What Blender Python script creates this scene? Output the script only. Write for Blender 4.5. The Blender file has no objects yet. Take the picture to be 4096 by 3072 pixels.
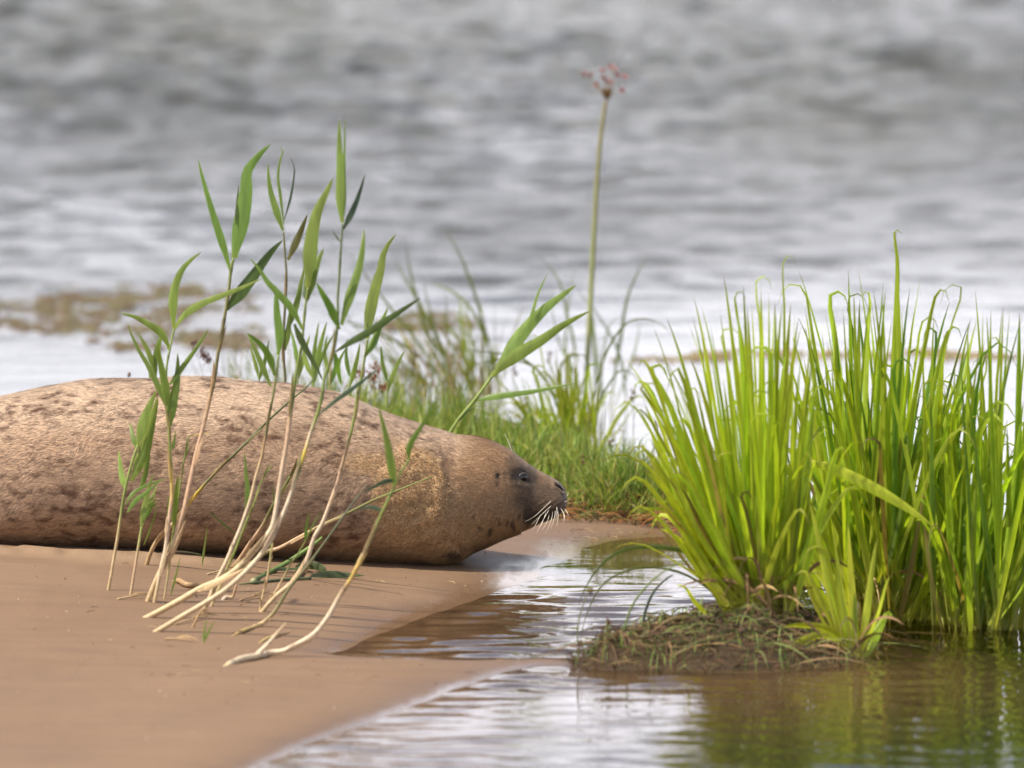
import bpy, math, random
import numpy as np
from mathutils import Vector

rng = np.random.default_rng(7)
random.seed(7)
SC = bpy.context.scene
COL = SC.collection
R = math.radians

# ------------------------------------------------------------------ camera, sky, sun, exposure
DIST, PITCH, WIDTH = 30.0, R(6.0), 2.4          # a spotting scope about 30 m off, on low ground
AIM = Vector((0.0, 0.0, 0.432))
FWD = Vector((0.0, math.cos(PITCH), -math.sin(PITCH)))
UPV = Vector((0.0, math.sin(PITCH), math.cos(PITCH)))
EYE = AIM - FWD * DIST
cam_data = bpy.data.cameras.new('camera')
cam = bpy.data.objects.new('camera', cam_data)
COL.objects.link(cam)
cam.location = EYE
cam.rotation_euler = (math.pi / 2 - PITCH, 0, 0)
cam_data.sensor_width = 36.0
cam_data.lens = 36.0 * DIST / WIDTH
cam_data.clip_start = 0.5
cam_data.clip_end = 6000
cam_data.dof.use_dof = True
cam_data.dof.focus_distance = 29.75
cam_data.dof.aperture_fstop = 3.6
SC.camera = cam

SUN_DIR = Vector((-0.50, -0.20, 0.84)).normalized()   # towards the sun
world = bpy.data.worlds.new('World')
SC.world = world
world.use_nodes = True
wn, wl = world.node_tree.nodes, world.node_tree.links
wn.clear()
wout = wn.new('ShaderNodeOutputWorld')
wbg = wn.new('ShaderNodeBackground')
sky = wn.new('ShaderNodeTexSky')
sky.sky_type = 'NISHITA'
sky.sun_disc = False
sky.sun_elevation = math.asin(SUN_DIR.z)
sky.sun_rotation = math.atan2(SUN_DIR.x, SUN_DIR.y)
sky.air_density = 0.7
sky.dust_density = 3.0
sky.ozone_density = 1.0
wbg.inputs['Strength'].default_value = 0.12
# a thin bright veil of high cloud, denser towards the horizon all the way round
wtc = wn.new('ShaderNodeTexCoord')
wsep = wn.new('ShaderNodeSeparateXYZ')
wl.new(wtc.outputs['Generated'], wsep.inputs[0])
wcl = wn.new('ShaderNodeTexNoise')
wcl.inputs['Scale'].default_value = 3.2
wcl.inputs['Detail'].default_value = 6
wl.new(wtc.outputs['Generated'], wcl.inputs['Vector'])
wex = wn.new('ShaderNodeMapRange')
wex.interpolation_type = 'SMOOTHSTEP'
for nm, vv in (('From Min', 0.13), ('From Max', 0.30), ('To Min', 1.0), ('To Max', 0.12)):
    wex.inputs[nm].default_value = vv
wl.new(wsep.outputs[2], wex.inputs['Value'])
wcm = wn.new('ShaderNodeMapRange')
for nm, vv in (('From Min', 0.35), ('From Max', 0.68), ('To Min', 0.72), ('To Max', 1.15)):
    wcm.inputs[nm].default_value = vv
wl.new(wcl.outputs['Fac'], wcm.inputs['Value'])
wmu = wn.new('ShaderNodeMath')
wmu.operation = 'MULTIPLY'
wmu.use_clamp = True
wl.new(wex.outputs[0], wmu.inputs[0])
wl.new(wcm.outputs[0], wmu.inputs[1])
wmx = wn.new('ShaderNodeMix')
wmx.data_type = 'RGBA'
wl.new(wmu.outputs[0], wmx.inputs[0])
wl.new(sky.outputs[0], wmx.inputs[6])
wmx.inputs[7].default_value = (12.6, 12.5, 13.4, 1)
wl.new(wmx.outputs[2], wbg.inputs[0])
wl.new(wbg.outputs[0], wout.inputs[0])

sun_data = bpy.data.lights.new('sun', 'SUN')
sun_data.energy = 4.7
sun_data.angle = R(1.2)
sun_data.color = (1.0, 0.91, 0.78)
sun = bpy.data.objects.new('sun', sun_data)
COL.objects.link(sun)
sun.rotation_euler = (-SUN_DIR).to_track_quat('-Z', 'Y').to_euler()
sun.location = (0, 0, 20)

vs = SC.view_settings
vs.view_transform = 'Standard'
vs.look = 'None'
vs.exposure = 0.45
vs.gamma = 1.0
vs.use_curve_mapping = False
SC.cycles.max_bounces = 8
SC.cycles.transparent_max_bounces = 12
SC.cycles.caustics_reflective = False
SC.cycles.caustics_refractive = False


# ------------------------------------------------------------------ helpers
def ray(px, py):
    dx = (px - 2048) / 4096 * WIDTH / DIST
    dy = (1536 - py) / 4096 * WIDTH / DIST
    return FWD + Vector((dx, 0, 0)) + UPV * dy


def at(px, py, y):
    """point of the line of sight through photo pixel (px, py) that stands at depth y"""
    d = ray(px, py)
    return EYE + d * ((y - EYE.y) / d.y)


def gnd(px, py, z=0.0):
    d = ray(px, py)
    return EYE + d * ((z - EYE.z) / d.z)


def catmull(pts, n):
    P = np.array([tuple(p) for p in pts], float)
    if len(P) == 2:
        return P[0] + (P[1] - P[0]) * np.linspace(0, 1, n)[:, None]
    seg = np.linalg.norm(np.diff(P, axis=0), axis=1) ** 0.5
    k = np.concatenate([[0], np.cumsum(seg)])
    m = np.zeros_like(P)
    m[1:-1] = ((P[1:-1] - P[:-2]) / (k[1:-1] - k[:-2])[:, None] * (k[2:] - k[1:-1])[:, None]
               + (P[2:] - P[1:-1]) / (k[2:] - k[1:-1])[:, None] * (k[1:-1] - k[:-2])[:, None]) / (k[2:] - k[:-2])[:, None]
    m[0] = 2 * (P[1] - P[0]) / (k[1] - k[0]) - m[1]
    m[-1] = 2 * (P[-1] - P[-2]) / (k[-1] - k[-2]) - m[-2]
    t = np.linspace(0, k[-1], n)
    i = np.clip(np.searchsorted(k, t, side='right') - 1, 0, len(P) - 2)
    h = (k[i + 1] - k[i])
    s = ((t - k[i]) / h)[:, None]
    h = h[:, None]
    return ((2 * s**3 - 3 * s**2 + 1) * P[i] + (s**3 - 2 * s**2 + s) * h * m[i]
            + (-2 * s**3 + 3 * s**2) * P[i + 1] + (s**3 - s**2) * h * m[i + 1])


def sstep(a, b, x):
    t = np.clip((np.asarray(x, float) - a) / (b - a), 0, 1)
    return t * t * (3 - 2 * t)


def vnoise(x, y, z=None, seed=0):
    """smooth value noise, vectorised"""
    x = np.asarray(x, float); y = np.asarray(y, float)
    z = np.zeros_like(x) if z is None else np.asarray(z, float)
    xi, yi, zi = np.floor(x).astype(np.int64), np.floor(y).astype(np.int64), np.floor(z).astype(np.int64)
    xf, yf, zf = x - xi, y - yi, z - zi
    u, v, w = xf * xf * (3 - 2 * xf), yf * yf * (3 - 2 * yf), zf * zf * (3 - 2 * zf)

    def h(a, b, c):
        n = (a * 374761393 + b * 668265263 + c * 2147483647 + seed * 974711) & 0xffffffff
        n = ((n ^ (n >> 13)) * 1274126177) & 0xffffffff
        return ((n ^ (n >> 16)) & 0xffff) / 65535.0
    r = 0
    for a in (0, 1):
        for b in (0, 1):
            for c in (0, 1):
                r = r + (u if a else 1 - u) * (v if b else 1 - v) * (w if c else 1 - w) * h(xi + a, yi + b, zi + c)
    return r * 2 - 1


class MB:
    """collects ribbons and tubes of one mesh"""
    def __init__(self):
        self.v, self.f, self.c, self.n = [], [], [], 0

    def add(self, v, f, c):
        v = np.asarray(v, float)
        c = np.asarray(c, float)
        if c.ndim == 1:
            c = np.repeat(c[None], len(v), 0)
        self.v.append(v)
        self.c.append(c[:, :3])
        self.f += [tuple(i + self.n for i in q) for q in f]
        self.n += len(v)

    def ribbon(self, pts, width, cols, n=10, face=0.0, view=(0, -1, 0.1), fold=0.18, prof='leaf', mid=0.85, wave=0.0):
        """a leaf blade: V-shaped ribbon along pts; face turns it about its length"""
        P = catmull(pts, n)
        T = np.gradient(P, axis=0)
        T /= np.linalg.norm(T, axis=1)[:, None] + 1e-12
        V = np.array(view, float)
        S = np.cross(T, V)
        ln = np.linalg.norm(S, axis=1)
        S[ln < 1e-4] = (1, 0, 0)
        S /= np.linalg.norm(S, axis=1)[:, None]
        N = np.cross(S, T)
        t = np.linspace(0, 1, n)
        a = (face + wave * np.sin(t * 5 + face * 7))
        a = np.broadcast_to(a, (n,))[:, None]
        S2 = S * np.cos(a) + N * np.sin(a)
        N2 = -S * np.sin(a) + N * np.cos(a)
        if prof == 'leaf':
            w = width * (0.30 + 0.70 * sstep(0, 0.30, t)) * np.clip(1 - t, 0, 1) ** 0.62 * 1.25
            w = np.minimum(w, width)
        elif prof == 'sedge':
            w = width * (0.42 + 0.58 * sstep(0, 0.45, t)) * np.clip(1 - t ** 2.2, 0, 1) ** 0.9
        elif prof == 'mid':
            w = width * np.clip(np.sin(np.pi * (0.04 + 0.93 * t)), 0, 1) ** 0.8
        else:
            w = width * np.ones(n)
        w = np.maximum(w, width * 0.02)[:, None]
        v = np.stack([P - S2 * w / 2, P + N2 * w * fold, P + S2 * w / 2], 1).reshape(-1, 3)
        cc = np.array([colat(cols, x) for x in t])
        c = np.stack([cc, cc * mid, cc * 1.05], 1).reshape(-1, 3)
        f = []
        for i in range(n - 1):
            a0 = i * 3
            f += [(a0, a0 + 1, a0 + 4, a0 + 3), (a0 + 1, a0 + 2, a0 + 5, a0 + 4)]
        self.add(v, f, c)

    def tube(self, pts, radii, cols, n=14, sides=7, nodes=(), wob=0.0, cap=True):
        P = catmull(pts, n)
        t = np.linspace(0, 1, n)
        r = np.interp(t, np.linspace(0, 1, len(radii)), radii)
        for nd in nodes:
            r = r * (1 + 0.24 * np.exp(-((t - nd) / 0.010) ** 2))
        if wob:
            P = P + (rng.random(P.shape) - 0.5) * wob
        T = np.gradient(P, axis=0)
        T /= np.linalg.norm(T, axis=1)[:, None] + 1e-12
        V = np.array((0.13, -0.93, 0.35))
        S = np.cross(T, V); S /= np.linalg.norm(S, axis=1)[:, None] + 1e-9
        N = np.cross(S, T)
        ang = np.linspace(0, 2 * np.pi, sides, endpoint=False)
        v = (P[:, None] + r[:, None, None] * (S[:, None] * np.cos(ang)[None, :, None] + N[:, None] * np.sin(ang)[None, :, None])).reshape(-1, 3)
        cc = np.array([colat(cols, x) for x in t])
        for nd in nodes:
            cc = cc * (1 - 0.5 * np.exp(-((t - nd - 0.006) / 0.007) ** 2))[:, None]
        c = np.repeat(cc, sides, 0)
        f = []
        for i in range(n - 1):
            for j in range(sides):
                k = (j + 1) % sides
                f.append((i * sides + j, i * sides + k, (i + 1) * sides + k, (i + 1) * sides + j))
        if cap:
            f.append(tuple(range(sides))[::-1])
            f.append(tuple((n - 1) * sides + j for j in range(sides)))
        self.add(v, f, c)

    def blob(self, c, r, col, squash=(1, 1, 1), rough=0.25):
        ico = ICO
        k = 1 + (rng.random(len(ico[0])) - 0.5) * 2 * rough
        v = np.array(tuple(c)) + ico[0] * k[:, None] * np.array(squash) * r
        self.add(v, ico[1], np.array(col) * (0.8 + 0.4 * rng.random()))

    def build(self, name, m, parent=None, smooth=True, kind=None):
        v = np.concatenate(self.v)
        c = np.concatenate(self.c)
        return mesh_obj(name, v, self.f, m, parent, {'Col': c}, smooth, kind)


def _ico():
    p = (1 + 5 ** 0.5) / 2
    v = np.array([(-1, p, 0), (1, p, 0), (-1, -p, 0), (1, -p, 0), (0, -1, p), (0, 1, p), (0, -1, -p), (0, 1, -p),
                  (p, 0, -1), (p, 0, 1), (-p, 0, -1), (-p, 0, 1)], float)
    v /= np.linalg.norm(v[0])
    f = [(0, 11, 5), (0, 5, 1), (0, 1, 7), (0, 7, 10), (0, 10, 11), (1, 5, 9), (5, 11, 4), (11, 10, 2), (10, 7, 6), (7, 1, 8),
         (3, 9, 4), (3, 4, 2), (3, 2, 6), (3, 6, 8), (3, 8, 9), (4, 9, 5), (2, 4, 11), (6, 2, 10), (8, 6, 7), (9, 8, 1)]
    return v, f


ICO = _ico()


def colat(cols, t):
    """cols: one colour or [(t, colour), ...]"""
    if not isinstance(cols[0], (tuple, list)):
        return np.array(cols, float)
    ts = [c[0] for c in cols]
    return np.array([np.interp(t, ts, [c[1][k] for c in cols]) for k in range(3)])


def mesh_obj(name, v, f, m, parent=None, attrs=None, smooth=True, kind=None):
    v = np.asarray(v, float)
    if parent is not None:
        p = parent
        while p is not None:
            v = v - np.array(p.location)
            p = p.parent
    me = bpy.data.meshes.new(name)
    if isinstance(f, np.ndarray):
        me.vertices.add(len(v)); me.vertices.foreach_set('co', v.ravel())
        k = f.shape[1]
        me.loops.add(f.size); me.loops.foreach_set('vertex_index', f.ravel().astype(np.int32))
        me.polygons.add(len(f)); me.polygons.foreach_set('loop_start', np.arange(0, f.size, k, dtype=np.int32))
        me.update(calc_edges=True)
    else:
        me.from_pydata(v.tolist(), [], f)
    for an, av in (attrs or {}).items():
        a = me.attributes.new(an, 'FLOAT_COLOR', 'POINT')
        av = np.concatenate([av, np.ones((len(av), 4 - av.shape[1]))], 1)
        a.data.foreach_set('color', av.astype(np.float32).ravel())
    if smooth:
        me.polygons.foreach_set('use_smooth', np.ones(len(me.polygons), bool))
    me.materials.append(m)
    me.update()
    o = bpy.data.objects.new(name, me)
    COL.objects.link(o)
    o.parent = parent
    if kind:
        o['kind'] = kind
    return o


def thing(name, label, cat, loc=(0, 0, 0), group=None):
    o = bpy.data.objects.new(name, None)
    COL.objects.link(o)
    o.location = loc
    o.empty_display_size = 0.05
    o['label'] = label
    o['category'] = cat
    if group:
        o['group'] = group
    return o


def tag(o, label, cat, group=None):
    o['label'] = label
    o['category'] = cat
    if group:
        o['group'] = group
    return o


# ------------------------------------------------------------------ materials
class NT:
    def __init__(self, name):
        self.m = bpy.data.materials.new(name)
        self.m.use_nodes = True
        self.t = self.m.node_tree
        self.t.nodes.clear()
        self.out = self.t.nodes.new('ShaderNodeOutputMaterial')

    def n(self, typ, **kw):
        nd = self.t.nodes.new(typ)
        for k, v in kw.items():
            if k.startswith('_'):
                setattr(nd, k[1:], v)
            else:
                key = int(k[1:]) if k[0] == 'i' and k[1:].isdigit() else k
                s = nd.inputs[key]
                if isinstance(v, bpy.types.NodeSocket):
                    self.t.links.new(v, s)
                else:
                    s.default_value = v
        return nd

    def link(self, a, b):
        self.t.links.new(a, b)

    def noise(self, vec, scale, detail=3.0, rough=0.55):
        nd = self.n('ShaderNodeTexNoise', Scale=scale, Detail=detail, Roughness=rough)
        if vec is not None:
            self.link(vec, nd.inputs['Vector'])
        return nd.outputs['Fac']

    def mapr(self, v, a, b, c=0.0, d=1.0):
        nd = self.n('ShaderNodeMapRange', Value=v)
        nd.inputs['From Min'].default_value = a
        nd.inputs['From Max'].default_value = b
        nd.inputs['To Min'].default_value = c
        nd.inputs['To Max'].default_value = d
        return nd.outputs[0]

    def math(self, op, a, b=0.0):
        return self.n('ShaderNodeMath', _operation=op, i0=a, i1=b).outputs[0]

    def mix(self, fac, a, b, blend='MIX'):
        nd = self.t.nodes.new('ShaderNodeMix')
        nd.data_type = 'RGBA'
        nd.blend_type = blend
        for s, v in ((nd.inputs[0], fac), (nd.inputs[6], a), (nd.inputs[7], b)):
            if isinstance(v, bpy.types.NodeSocket):
                self.link(v, s)
            elif isinstance(v, (int, float)):
                s.default_value = v
            else:
                s.default_value = tuple(v) + (1,) if len(v) == 3 else v
        return nd.outputs[2]

    def attr(self, name):
        return self.n('ShaderNodeAttribute', _attribute_name=name).outputs

    def stretch(self, vec, sc):
        nd = self.n('ShaderNodeMapping')
        nd.inputs['Scale'].default_value = sc
        self.link(vec, nd.inputs['Vector'])
        return nd.outputs[0]


def mat_leaf(name, trans=0.5, rough=0.45, tint=(1.0, 1.15, 0.45), gain=1.0, spec=0.35):
    k = NT(name)
    col = k.attr('Col')['Color']
    geo = k.n('ShaderNodeNewGeometry')
    info = k.n('ShaderNodeObjectInfo')
    nz = k.noise(k.stretch(geo.outputs['Position'], (60, 60, 9)), 1.0, 4)
    v = k.math('MULTIPLY', k.mapr(nz, 0.25, 0.75, 0.74, 1.26), k.mapr(info.outputs['Random'], 0, 1, 0.84 * gain, 1.14 * gain))
    hsv = k.n('ShaderNodeHueSaturation', Color=col, Value=v)
    k.link(k.mapr(info.outputs['Random'], 0, 1, 0.485, 0.512), hsv.inputs['Hue'])
    base = hsv.outputs[0]
    spots = k.mapr(k.noise(geo.outputs['Position'], 260, 2), 0.66, 0.76)
    base = k.mix(k.math('MULTIPLY', spots, 0.35), base, (0.16, 0.10, 0.04))
    pr = k.n('ShaderNodeBsdfPrincipled', Roughness=rough)
    pr.inputs['Specular IOR Level'].default_value = spec
    k.link(base, pr.inputs['Base Color'])
    tr = k.n('ShaderNodeBsdfTranslucent')
    k.link(k.mix(1.0, base, tint, 'MULTIPLY'), tr.inputs['Color'])
    mx = k.n('ShaderNodeMixShader', i0=trans)
    k.link(pr.outputs[0], mx.inputs[1])
    k.link(tr.outputs[0], mx.inputs[2])
    k.link(mx.outputs[0], k.out.inputs[0])
    return k.m


def mat_plain(name, color, rough=0.5, spec=0.4, noise=0.15, scale=60):
    k = NT(name)
    geo = k.n('ShaderNodeNewGeometry')
    nz = k.mapr(k.noise(geo.outputs['Position'], scale, 4), 0.3, 0.7, 1 - noise, 1 + noise)
    hsv = k.n('ShaderNodeHueSaturation', Color=tuple(color) + (1,), Value=nz)
    pr = k.n('ShaderNodeBsdfPrincipled', Roughness=rough)
    pr.inputs['Specular IOR Level'].default_value = spec
    k.link(hsv.outputs[0], pr.inputs['Base Color'])
    k.link(pr.outputs[0], k.out.inputs[0])
    return k.m


def mat_stalk(name):
    """straw and green stalks: colour from Col, lengthwise fibres and blotches"""
    k = NT(name)
    col = k.attr('Col')['Color']
    geo = k.n('ShaderNodeNewGeometry')
    fib = k.noise(k.stretch(geo.outputs['Position'], (420, 420, 30)), 1.0, 3)
    blo = k.noise(geo.outputs['Position'], 75, 4)
    v = k.math('MULTIPLY', k.mapr(fib, 0.25, 0.75, 0.78, 1.2), k.mapr(blo, 0.3, 0.7, 0.82, 1.12))
    hsv = k.n('ShaderNodeHueSaturation', Color=col, Value=v)
    spk = k.mapr(k.noise(geo.outputs['Position'], 340, 2), 0.64, 0.72)
    base = k.mix(k.math('MULTIPLY', spk, 0.55), hsv.outputs[0], (0.20, 0.12, 0.06))
    pr = k.n('ShaderNodeBsdfPrincipled', Roughness=0.5)
    pr.inputs['Specular IOR Level'].default_value = 0.35
    k.link(base, pr.inputs['Base Color'])
    bp = k.n('ShaderNodeBump', Strength=0.25, Distance=0.002, Height=fib)
    k.link(bp.outputs[0], pr.inputs['Normal'])
    k.link(pr.outputs[0], k.out.inputs[0])
    return k.m


def mat_sand():
    k = NT('damp_sand')
    geo = k.n('ShaderNodeNewGeometry')
    pos = geo.outputs['Position']
    m = k.attr('Mask')
    sep = k.n('ShaderNodeSeparateColor', Color=m['Color'])
    soil, deep, dry = sep.outputs[0], sep.outputs[1], sep.outputs[2]
    z = k.n('ShaderNodeSeparateXYZ', Vector=pos).outputs[2]
    jit = k.mapr(k.noise(pos, 5, 4), 0.3, 0.7, -0.003, 0.003)
    jit2 = k.mapr(k.noise(k.stretch(pos, (30, 7, 30)), 1.0, 5), 0.3, 0.7, -0.0009, 0.0009)
    zz = k.math('ADD', k.math('ADD', z, jit), jit2)
    wet = k.mapr(zz, 0.016, 0.004)
    film = k.mapr(k.math('ADD', z, k.math('MULTIPLY', jit2, 1.3)), 0.0062, 0.0015)
    broad = k.noise(k.stretch(pos, (1.6, 0.7, 1)), 1.0, 5)
    streak = k.noise(k.stretch(pos, (3.5, 14, 1)), 1.0, 5)
    grain = k.noise(pos, 520, 2, 0.7)
    grain2 = k.noise(pos, 170, 3, 0.7)
    a = k.mix(k.mapr(broad, 0.3, 0.7), (0.163, 0.097, 0.051), (0.208, 0.129, 0.071))
    a = k.mix(k.mapr(streak, 0.42, 0.72, 0, 0.5), a, (0.128, 0.076, 0.046))
    a = k.mix(k.mapr(dry, 0, 1, 0, 0.55), a, (0.28, 0.19, 0.115))
    gv = k.math('MULTIPLY', k.mapr(grain, 0.2, 0.8, 0.80, 1.2), k.mapr(grain2, 0.3, 0.7, 0.93, 1.07))
    a = k.n('ShaderNodeHueSaturation', Color=a, Value=gv).outputs[0]
    spk = k.mapr(k.noise(pos, 240, 1), 0.70, 0.76)
    a = k.mix(k.math('MULTIPLY', spk, 0.6), a, (0.12, 0.07, 0.05))
    a = k.mix(k.math('MULTIPLY', wet, 0.38), a, (0.105, 0.064, 0.042))
    mud = k.mix(k.mapr(grain2, 0.3, 0.7), (0.030, 0.020, 0.012), (0.075, 0.050, 0.028))
    a = k.mix(soil, a, mud)
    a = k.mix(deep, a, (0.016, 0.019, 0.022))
    pr = k.n('ShaderNodeBsdfPrincipled')
    k.link(a, pr.inputs['Base Color'])
    ro = k.math('SUBTRACT', k.mapr(wet, 0, 1, 0.78, 0.42), k.math('MULTIPLY', film, 0.28))
    k.link(ro, pr.inputs['Roughness'])
    k.link(k.mapr(soil, 0, 1, 0.5, 0.12), pr.inputs['Specular IOR Level'])
    h = k.math('ADD', k.math('MULTIPLY', grain, 0.5), k.math('MULTIPLY', grain2, 0.8))
    st = k.math('SUBTRACT', k.mapr(wet, 0, 1, 0.55, 0.25), k.math('MULTIPLY', film, 0.22))
    bp = k.n('ShaderNodeBump', Distance=0.0022, Height=h)
    k.link(st, bp.inputs['Strength'])
    k.link(bp.outputs[0], pr.inputs['Normal'])
    k.link(pr.outputs[0], k.out.inputs[0])
    return k.m


def mat_water():
    k = NT('lake_water')
    geo = k.n('ShaderNodeNewGeometry')
    pos = geo.outputs['Position']
    r1 = k.noise(k.stretch(pos, (16, 26, 1)), 1.0, 3)
    r2 = k.noise(k.stretch(pos, (5, 9, 1)), 1.0, 2)
    h = k.math('ADD', k.math('MULTIPLY', r1, 0.35), r2)
    chop = k.n('ShaderNodeSeparateColor', Color=k.attr('Mask')['Color']).outputs[0]
    r3 = k.noise(k.stretch(pos, (34, 46, 1)), 1.0, 2)
    h = k.math('ADD', h, k.math('MULTIPLY', k.math('MULTIPLY', r3, chop), 1.1))
    bp = k.n('ShaderNodeBump', Distance=0.010, Height=h)
    k.link(k.mapr(chop, 0, 1, 0.16, 1.0), bp.inputs['Strength'])
    fr = k.n('ShaderNodeFresnel', IOR=1.33)
    k.link(bp.outputs[0], fr.inputs['Normal'])
    gl = k.n('ShaderNodeBsdfGlossy')
    k.link(k.mapr(chop, 0, 1, 0.035, 0.22), gl.inputs['Roughness'])
    gl.inputs['Color'].default_value = (0.97, 0.97, 0.98, 1)
    k.link(bp.outputs[0], gl.inputs['Normal'])
    tp = k.n('ShaderNodeBsdfTransparent')
    tp.inputs['Color'].default_value = (0.76, 0.75, 0.70, 1)
    mx = k.n('ShaderNodeMixShader')
    k.link(k.math('MULTIPLY', fr.outputs[0], k.mapr(chop, 0, 1, 1.0, 0.33)), mx.inputs[0])
    k.link(tp.outputs[0], mx.inputs[1])
    k.link(gl.outputs[0], mx.inputs[2])
    k.link(mx.outputs[0], k.out.inputs[0])
    return k.m


def mat_coat(name, fur):
    """seal coat: mottled brown fur, dark mask, crust of sand. Masks: R sand, G dark mask, B spots"""
    k = NT(name)
    tc = k.n('ShaderNodeTexCoord')
    pos = tc.outputs['Object']
    m = k.attr('Mask')
    sep = k.n('ShaderNodeSeparateColor', Color=m['Color'])
    sand, dark, spotd = sep.outputs[0], sep.outputs[1], sep.outputs[2]
    m2 = k.attr('Tone')
    sep2 = k.n('ShaderNodeSeparateColor', Color=m2['Color'])
    rnd, pale, warm = sep2.outputs[0], sep2.outputs[1], sep2.outputs[2]
    n1 = k.noise(k.stretch(pos, (29, 42, 48)), 1.0, 4, 0.58)
    n2 = k.noise(k.stretch(pos, (8, 10, 12)), 1.0, 3, 0.5)
    n3 = k.noise(k.stretch(pos, (42, 250, 290)), 1.0, 3, 0.6)
    spot = k.mapr(k.math('ADD', n1, k.math('MULTIPLY', k.math('SUBTRACT', n2, 0.5), 0.5)), 0.49, 0.69)
    spot = k.math('MULTIPLY', spot, spotd)
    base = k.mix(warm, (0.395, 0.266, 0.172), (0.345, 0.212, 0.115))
    base = k.mix(pale, base, (0.62, 0.485, 0.355))  # painted sunlight along the top of the back
    base = k.mix(spot, base, (0.140, 0.076, 0.046))
    scab = k.mapr(k.noise(pos, 160, 3, 0.7), 0.3, 0.7)
    sandc = k.mix(scab, (0.36, 0.225, 0.108), (0.60, 0.405, 0.215))
    base = k.mix(sand, base, sandc)
    base = k.mix(dark, base, (0.028, 0.021, 0.018))
    v = k.mapr(n3, 0.28, 0.72, 0.70, 1.32)
    if fur:
        v = k.math('MULTIPLY', v, k.mapr(rnd, 0, 1, 0.62, 1.45))
    base = k.n('ShaderNodeHueSaturation', Color=base, Value=v).outputs[0]
    pr = k.n('ShaderNodeBsdfPrincipled', Roughness=0.55 if fur else 0.65)
    pr.inputs['Specular IOR Level'].default_value = 0.30
    k.link(base, pr.inputs['Base Color'])
    if not fur:
        pr.inputs['Sheen Weight'].default_value = 0.15
        hh = k.math('ADD', k.math('MULTIPLY', n3, 0.6), k.math('MULTIPLY', k.math('MULTIPLY', scab, sand), 1.6))
        bp = k.n('ShaderNodeBump', Strength=0.30, Distance=0.004, Height=hh)
        k.link(bp.outputs[0], pr.inputs['Normal'])
        k.link(pr.outputs[0], k.out.inputs[0])
    else:
        k.link(pr.outputs[0], k.out.inputs[0])
    return k.m


M_LEAF = mat_leaf('reed_leaf', 0.45, 0.42)
M_SEDGE = mat_leaf('sedge_blade', 0.60, 0.40, (1.05, 1.15, 0.35))
M_GRASS = mat_leaf('bank_grass', 0.40, 0.5)
M_STALK = mat_stalk('reed_stalk')
M_SAND = mat_sand()
M_WATER = mat_water()
M_COAT = mat_coat('seal_coat', False)
M_FUR = mat_coat('seal_fur', True)

# ------------------------------------------------------------------ terrain and water
SHORE_PX = [(-2500, 1760), (200, 1720), (800, 1735), (1500, 1775), (2000, 1800), (2350, 1835), (2560, 1890), (2750, 1970), (2850, 2060), (2850, 2120),
            (2790, 2148), (2690, 2150), (2600, 2150), (2520, 2160), (2440, 2172), (2370, 2195), (2300, 2222), (2230, 2262), (2140, 2312), (2040, 2352),
            (1950, 2384), (1850, 2418), (1760, 2448), (1680, 2474), (1600, 2502), (1520, 2540), (1440, 2572), (1370, 2602), (1330, 2616),
            (1390, 2626), (1520, 2632), (1700, 2638), (1900, 2641), (2080, 2636), (2230, 2632), (2330, 2622), (2480, 2575), (2620, 2530), (2780, 2500),
            (2950, 2490), (3150, 2500), (3320, 2530), (3480, 2600), (3440, 2650), (3200, 2680), (2950, 2692), (2700, 2684), (2500, 2682), (2330, 2676),
            (2200, 2662), (2110, 2672), (2020, 2692), (1930, 2718), (1830, 2752), (1720, 2800), (1600, 2848), (1470, 2892), (1330, 2940),
            (1200, 2990), (1000, 3080), (700, 3230), (200, 3500), (-2500, 3900)]
SHORE = np.array([tuple(gnd(x, y))[:2] for x, y in SHORE_PX])
SHORE = catmull(np.c_[SHORE, np.zeros(len(SHORE))], 420)[:, :2]


def poly_sd(x, y, poly):
    """signed distance, positive inside"""
    x = np.asarray(x, float); y = np.asarray(y, float)
    best = np.full(x.shape, 1e9)
    inside = np.zeros(x.shape, bool)
    n = len(poly)
    for i in range(n):
        a, b = poly[i], poly[(i + 1) % n]
        ex, ey = b - a
        t = np.clip(((x - a[0]) * ex + (y - a[1]) * ey) / (ex * ex + ey * ey + 1e-12), 0, 1)
        best = np.minimum(best, (x - a[0] - t * ex) ** 2 + (y - a[1] - t * ey) ** 2)
        c = (a[1] > y) != (b[1] > y)
        with np.errstate(divide='ignore', invalid='ignore'):
            xx = a[0] + (y - a[1]) / (ey if abs(ey) > 1e-12 else 1e-12) * ex
        inside ^= c & (x < xx)
    d = np.sqrt(best)
    return np.where(inside, d, -d)


BANK_PX = [(700, 1750), (1500, 1790), (2000, 1812), (2350, 1848), (2560, 1900), (2740, 1975), (2830, 2050), (2820, 2110), (2740, 2105), (2640, 2088),
           (2520, 2068), (2400, 2060), (2260, 2055), (2150, 2030), (1900, 1960), (1500, 1930), (900, 1860), (600, 1790)]
BANK = np.array([tuple(gnd(x, y, 0.02))[:2] for x, y in BANK_PX])
BANK = catmull(np.c_[BANK, np.zeros(len(BANK))], 160)[:, :2]
MOUND_PX = [(2320, 2652), (2450, 2600), (2620, 2545), (2800, 2515), (2980, 2505), (3180, 2520), (3330, 2550), (3450, 2610), (3420, 2648), (3160, 2679),
            (2900, 2691), (2650, 2684), (2450, 2680), (2310, 2672)]
MOUND = np.array([tuple(gnd(x, y, 0.0))[:2] for x, y in MOUND_PX])
X1, X0 = at(1761, 2253, -0.12).x, at(590, 2187, -0.12).x


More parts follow.
